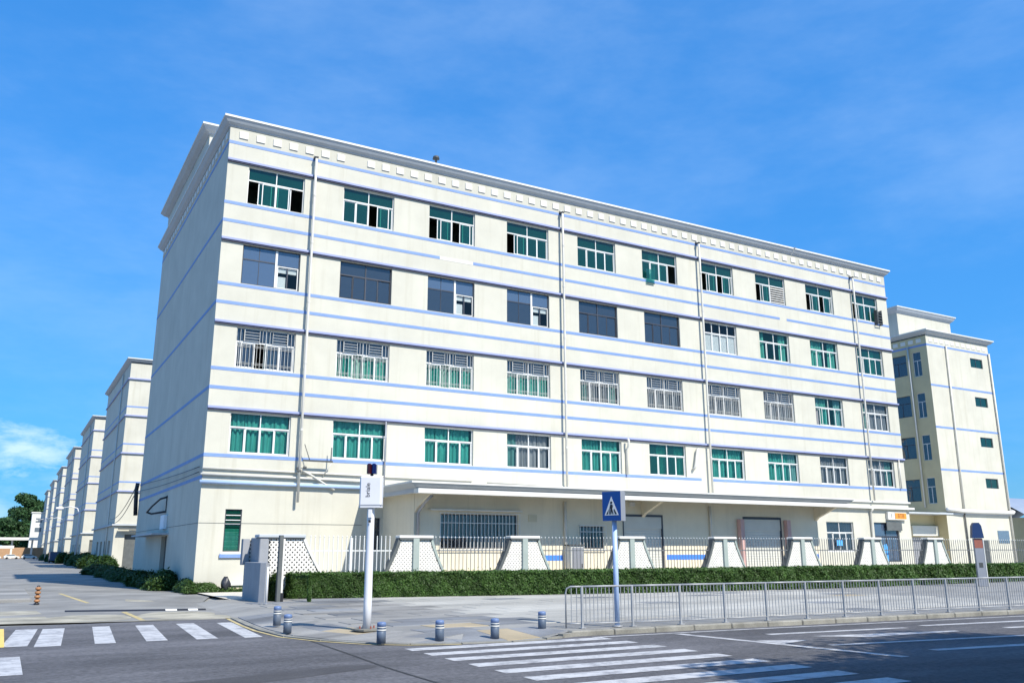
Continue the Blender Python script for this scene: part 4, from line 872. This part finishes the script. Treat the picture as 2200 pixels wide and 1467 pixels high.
# clipped hedge turned round the low wall
def bush_mesh(n,rx,ry,rz,size,m,bump=.22):
    d=rng.normal(size=(n,3)); d/=np.linalg.norm(d,axis=1,keepdims=True); d[:,2]=np.abs(d[:,2])
    k=rng.normal(size=(7,3)); k/=np.linalg.norm(k,axis=1,keepdims=True); k[:,2]=np.abs(k[:,2])
    lobe=np.max(np.exp(6*(d@k.T-1)),axis=1); r=(.72+bump*lobe*1.3)*(1-rng.exponential(.07,n))
    r+=np.where(rng.random(n)<.06,rng.uniform(0,.18,n),0)
    P=d*r[:,None]*np.array([rx,ry,rz]); return leaf_mesh('foliage',P,size,m,d*.8)
bm_a=bush_mesh(9000,1,1,1,.06,'leaf2'); bm_b=bush_mesh(7000,1,1,1,.075,'leaf2',.35)
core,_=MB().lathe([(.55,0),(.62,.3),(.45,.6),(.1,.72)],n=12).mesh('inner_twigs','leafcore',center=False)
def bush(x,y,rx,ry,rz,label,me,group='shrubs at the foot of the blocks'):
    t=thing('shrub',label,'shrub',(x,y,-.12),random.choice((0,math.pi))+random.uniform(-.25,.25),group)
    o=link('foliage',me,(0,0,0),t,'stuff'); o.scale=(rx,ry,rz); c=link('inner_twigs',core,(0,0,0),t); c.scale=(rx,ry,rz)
bush(-.75,5.2,1.05,2.1,1.15,'bright-topped clipped shrub at the shaded end wall near the factory corner',bm_a)
bush(-.1,1.0,.6,1.5,.62,'low straggly shrub right at the factory corner',bm_b)
bush(.45,-.7,.95,.5,.48,'low grassy shrub beside the black refuse bag',bm_b)
bush(1.1,-10.15,.35,1.0,1.25,'dark leafy shrub squeezed between the low wall and the hedge end',bm_a)
for k in range(14):
    bush(-.45+random.uniform(-.25,.25),8.6+k*3.1,.95+random.random()*.25,2.3,.62+random.random()*.25,'dark clipped shrub in the shaded row along the factory end wall',random.choice((bm_a,bm_b)))
for k,y in enumerate((62,76,90,104,118,134,150,170,190,210)):
    bush(1.6+random.uniform(-.4,.4),y,1.4,3.2,1.3+random.random()*.6,'green shrub along the far blocks of the side street',bm_b)
g_=leaf_mesh('grass',np.stack([rng.uniform(-.6,3.5,2600),rng.uniform(-1.3,-.1,2600),rng.exponential(.05,2600)],1),.07,'leaf2',None,1.0); o=link('grass_tufts',g_,(0,0,-.03),None,'stuff'); o['label']='green weeds along the foot of the factory wall'; o['category']='grass'
# trees
def tree(x,y,h,r,label,group,m='leaf3',n=9000,size=.45,trunk=.35,z=0,dens=14):
    t=thing('tree',label,'tree',(x,y,z),0,group); b=MB(); zc=h*.34
    b.tube([(0,0,-.2),(.1*random.uniform(-1,1),.1,zc*.5),(.2*random.uniform(-1,1),0,zc),(0,0,h*.75)],[trunk,trunk*.8,trunk*.62,trunk*.2],8)
    cs=[]
    for k in range(dens):
        a=random.uniform(0,2*math.pi); q=random.random(); rr=r*(.25+.65*math.sqrt(random.random()))*(1-.45*q); cz=zc+(h-zc)*(.12+.76*q)
        c=Vector((rr*math.cos(a),rr*math.sin(a),cz)); cs.append(c); zs=zc*(.75+.5*q); b.tube([(0,0,zs),(c.x*.5,c.y*.5,(zs+cz)/2+.1*h*.3),tuple(c)],[trunk*.38,trunk*.22,trunk*.06],6)
    b.obj('trunk','bark',t,True); per=n//dens; Ps=[];Ns=[]
    for c in cs:
        d=rng.normal(size=(per,3)); d/=np.linalg.norm(d,axis=1,keepdims=True); q=(rng.random(per)**.45)*r*random.uniform(.30,.52); Ps.append(np.array(c)+d*q[:,None]*np.array([1,1,.72])); Ns.append(d*.6)
    link('crown',leaf_mesh('crown',np.concatenate(Ps),size,m,np.concatenate(Ns)),(0,0,0),t,'stuff')
tl=['tall dark tree rising highest behind the side street end','dark tree right of the tallest one behind the street end','dark leaning tree next to the last block','round bright green tree at the left edge','bright green bushy tree in front of the dark ones','low green tree beside the white house','dark tree behind the bright green ones','broad dark tree on the left horizon']
for (x,y,h,r),l in zip([(-1.0,420,29,8),(6.5,425,27,9),(13,415,29,8),(-13,372,15,10),(-4,366,14,9),(3,356,10,6),(-14,430,20,9),(-30,420,22,12)],tl): tree(x,y,h,r,l,'trees at the end of the side street',n=9000,size=.75,dens=18,trunk=.5)
for (x,y,h,r),l in zip([(6.5,-43.6,9.5,3.8),(12.0,-42.6,10,4.2),(18.5,-42.8,10,4.2)],['roadside tree nearest the camera, standing out of frame, shading the road','second roadside tree out of frame shading the lower right road','third roadside tree out of frame shading the far right road']): tree(x,y,h,r,l,'roadside trees casting the dappled shade',n=36000,size=.115,trunk=.18,dens=30)

# ================================================================== far end of the street
t=thing('gatehouse_canopy','long white flat canopy roof across the end of the side street','canopy',(-14,300,0))
B('roof',-30,16.5,-3,3,6.0,6.9,'white',t); B('fascia',-30,9,-3.2,-3.01,3.3,4.2,'white',t)
for k in range(8): B('column',-28+k*6,-27.4+k*6,-.3,.3,0,6,'white',t)
tag(MB().bbox(-60,4.5,310,311,0,3.6,.05).obj('boundary_wall','tanwall'),'tan wall under the white canopy at the street end','wall')
t=thing('small_house','small white two-storey house beside the trees at the street end','house',(4.2,335,0)); B('wall',-4.2,6,0,8,0,16.5,'white',t); B('roof',-4.5,6.3,-.3,8.3,16.5,16.9,'white',t)
for z in (9.5,13): B('window',-2.8,-.6,-.05,.01,z,z+1.6,'g_dark',t)
def car(x,y,rz,m,label,s=1.0):
    t=thing('parked_car',label,'car',(x,y,-.05),rz,'cars parked at the street end'); b=MB()
    pr=[(-2.1,.35),(2.1,.35),(2.15,.75),(1.25,.95),(.55,1.42),(-1.3,1.42),(-1.95,.95),(-2.15,.85)]; b.prism(pr,-.85,.85).obj('body',m,t)
    gl_=MB().prism([(1.1,.98),(.52,1.36),(-1.25,1.36),(-1.7,.98)],-.87,.87).obj('window','g_dark',t)
    for cx in (-1.3,1.3):
        for cy in (-.8,.8): MB().cyl((cx,cy-.1,.33),(cx,cy+.1,.33),.33,14).obj('wheel','black',t)
car(-10.5,268,0,'white','white car parked leftmost at the street end'); car(-5.6,270,.1,'white','white car parked second from left at the street end'); car(-.8,269,0,'white','white car parked rightmost at the street end')
t=thing('parked_van','dark blue van parked by the far blocks of the side street','van',(.8,150,-.05),math.pi/2)
MB().prism([(-2.3,.4),(2.3,.4),(2.35,1.0),(1.7,1.25),(1.2,2.0),(-2.3,2.05)],-.95,.95).obj('body','vanblue',t); MB().prism([(1.6,1.3),(1.15,1.92),(.3,1.92),(.3,1.3)],-.97,.97).obj('window','g_dark',t)
for cx in (-1.5,1.5):
    for cy in (-.9,.9): MB().cyl((cx,cy-.1,.35),(cx,cy+.1,.35),.35,14).obj('wheel','black',t)
def lamp(x,y,h,label):
    t=thing('street_lamp',label,'street lamp',(x,y,0),0,'white street lamps along the side street'); MB().tube([(0,0,0),(0,0,h*.85),(-.4,0,h*.97),(-1.4,0,h),(-2.6,0,h*.97)],[.14,.10,.08,.07,.06],8).obj('pole','white_pole',t,True); MB().bbox(-3.5,-2.4,-.18,.18,h*.955,h*.985,.03).obj('lamp_head','white',t)
lamp(1.9,112,9.0,'white curved street lamp at the third block of the side street'); lamp(2.4,164,9.0,'white curved street lamp at the fourth block of the side street'); lamp(.6,190,9.5,'tall white street lamp standing before the far van and last blocks')

# ================================================================== street furniture
bp_=thing('bollard','x','bollard',(0,0,0),0,'blue-grey bollards round the pavement corner')
MB().lathe([(.098,-.02),(.098,.225),(.093,.23)],n=20).obj('shaft','bollard',bp_,True); MB().lathe([(.101,.236),(.101,.262)],n=20).obj('reflective_band','white',bp_,True); MB().lathe([(.096,.263),(.096,.296)],n=20).obj('collar','bollard',bp_,True); MB().lathe([(.101,.298),(.101,.314)],n=20).obj('reflective_band','white',bp_,True); MB().lathe([(.097,.316),(.097,.385),(.085,.405),(.04,.415)],n=20).obj('cap','bollcap',bp_,True)
bl=[(-1.74,-21.6,1.12,'taller bollard with dark blue cap, farthest left of the pavement corner'),(-1.98,-23.45,1,'bollard just in front of the tall dark-capped one at the left'),(-.92,-26.85,1,'bollard at the kerb just right of the white signal pole'),(.38,-27.0,1,'second bollard right of the white signal pole, before the crossing'),(1.65,-27.2,1,'third bollard right of the white signal pole, beside the crossing'),(3.45,-26.3,1,'bollard nearest the end of the steel railing')]
for i,(x,y,s,l) in enumerate(bl):
    o=bp_ if i==0 else copy_tree(bp_); z=-.06 if y<-26.5 or x<-1.9 else -.02; o.location=(x,y,z); o['label']=l; o.scale=(1,1,s)
# signal pole
sp=thing('signal_pole','tall white signal pole with lettered box and red-blue lamp at the kerb','signal pole',(-.40,-24.6,0),math.radians(-32))
MB().lathe([(.10,0),(.098,.6),(.088,3.0),(.07,3.35)],n=20).obj('pole','white_pole',sp,True); b=MB()
b.slab([(.34*math.cos(a)*random.uniform(.85,1.15),.34*math.sin(a)*random.uniform(.85,1.15)) for a in [2*math.pi*k/16 for k in range(16)]],0,.04); b.obj('footing','kerb',sp)
for k in range(4): MB().cyl((.19*math.cos(k*1.57+.7),.19*math.sin(k*1.57+.7),.04),(.19*math.cos(k*1.57+.7),.19*math.sin(k*1.57+.7),.10),.02,6).obj('anchor_bolt','rust',sp)
MB().bbox(-.275,.275,-.16,.10,2.86,3.62,.035).obj('sign_box','white_pole',sp); B('box_rim',-.278,.278,-.163,.103,2.90,2.93,'signgrey',sp)
text_mesh('lettering','briale',.155,'black',sp,(-.06,-.162,3.28),(math.pi/2,-math.pi/2,0)); MB().bbox(-.05,.05,-.13,-.09,2.62,2.84,.01).obj('clamp','white_pole',sp); B('slot',-.03,.03,-.135,-.131,2.5,2.56,'black',sp)
MB().bbox(-.115,-.001,-.16,.06,3.68,3.93,.03).obj('lamp_lens','redlamp',sp); MB().bbox(.001,.115,-.16,.06,3.68,3.93,.03).obj('lamp_lens','bluelamp',sp); MB().cyl((0,-.05,3.6),(0,-.05,3.68),.04).obj('lamp_neck','black',sp)
# pedestrian crossing sign
ps=thing('crossing_sign','blue pedestrian crossing box sign with white triangle on a pale blue pole','road sign',(5.32,-26.83,0),math.radians(-64))
MB().lathe([(.065,0),(.062,2.6)],n=18).obj('pole','signpole',ps,True); MB().lathe([(.13,0),(.13,.015),(.07,.03)],n=16).obj('base_plate','steel',ps,True)
MB().bbox(-.265,.265,-.13,.13,2.56,3.30,.015).obj('sign_box','signgrey',ps); B('sign_face',-.262,.262,-.136,-.1301,2.565,3.295,'signblue',ps)
tri=[(-.20,2.70),(.20,2.70),(.0,3.17)]; MB().prism(tri,-.140,-.1362).obj('triangle','white',ps)
blk=[[(-.155,2.725),(-.10,2.725),(-.075,2.85)],[(-.07,2.725),(-.045,2.725),(-.05,2.88),(-.06,2.87)],[(.155,2.725),(.08,2.86),(.06,2.84),(.10,2.725)],
     [(-.035,2.725),(-.005,2.725),(.005,2.80),(.03,2.725),(.06,2.725),(.025,2.86),(.045,2.93),(.03,2.97),(-.03,2.97),(-.05,2.88),(-.03,2.86)]]
for p in blk:
    a=sum(q[0]*r_[1]-r_[0]*q[1] for q,r_ in zip(p,p[1:]+p[:1])); p=p if a>0 else p[::-1]; MB().prism(p,-.143,-.1402).obj('pictogram','black',ps)
MB().prism([(.0+.032*math.cos(2*math.pi*k/14),3.015+.032*math.sin(2*math.pi*k/14)) for k in range(14)],-.143,-.1402).obj('pictogram','black',ps)
# steel railing
rl=thing('guard_railing','long grey steel pedestrian railing along the kerb on the right','railing',(4.2,-26.75,0))
def rp(d): p,t_=lerp_path([(4.2,-26.75),(7.4,-27.12),(20,-28.02),(40,-29.42)],d); return p-Vector((4.2,-26.75)),t_
HR=.98; SP=1.42; NB=12
barm,_=MB().cyl((0,0,0),(0,0,HR-.13),.011,6,cap=False).mesh('bar','steel')
for k in range(17):
    p,t_=rp(.12+k*SP) ; o=MB().bbox(-.028,.028,-.028,.028,0,HR,.006).obj('post','steel',rl); o.location=(p.x,p.y,0); o.rotation_euler=(0,0,math.atan2(t_.y,t_.x))
    o=MB().bbox(-.07,.07,-.07,.07,-.005,.012,.004).obj('foot_plate','steel',rl); o.location=(p.x,p.y,-.005)
    q,t2=rp(.12+(k+1)*SP); MB().cyl((p.x,p.y,.10),(q.x,q.y,.10),.016,8).obj('rail','steel',rl,True); MB().cyl((p.x,p.y,HR-.01),(q.x,q.y,HR-.01),.024,8).obj('rail','steel',rl,True)
    for i in range(1,NB+1):
        c,_t=rp(.12+k*SP+SP*i/(NB+1)); link('bar',barm,(c.x,c.y,.11),rl)
p,_t=rp(.12); MB().tube([(p.x,p.y,HR-.012),(p.x-.22,p.y+.16,HR-.012),(p.x-.30,p.y+.22,HR-.06),(p.x-.32,p.y+.235,HR-.16),(p.x-.32,p.y+.235,0)],.022,8).obj('end_loop','steel',rl,True)
for u in (.33,.66): link('bar',barm,(p.x-.32*u,p.y+.235*u,.11),rl)
MB().cyl((p.x,p.y,.10),(p.x-.32,p.y+.235,.10),.016,8).obj('rail','steel',rl,True)
# totem sign at right
tt=thing('totem_sign','grey totem post with blue hood and rust-red panel at the right behind the railing','sign post',(36.7,-16.5,0),math.radians(-38)); tt.scale=(.82,.82,1)
MB().bbox(-.27,.27,-.12,.12,0,2.45,.02).obj('post','signgrey',tt); B('panel',-.25,.25,-.128,-.121,1.95,2.42,'rust',tt); B('emblem',-.12,.12,-.127,-.121,.95,1.2,'dsteel',tt); MB().bbox(.271,.33,-.13,.13,0,2.4,.01).obj('edge','white',tt)
MB().prism([(-.36,2.46),(.36,2.46),(.27,3.1),(.15,3.26),(-.15,3.26),(-.27,3.1)],-.2,.2).obj('hood','hoodblue',tt)
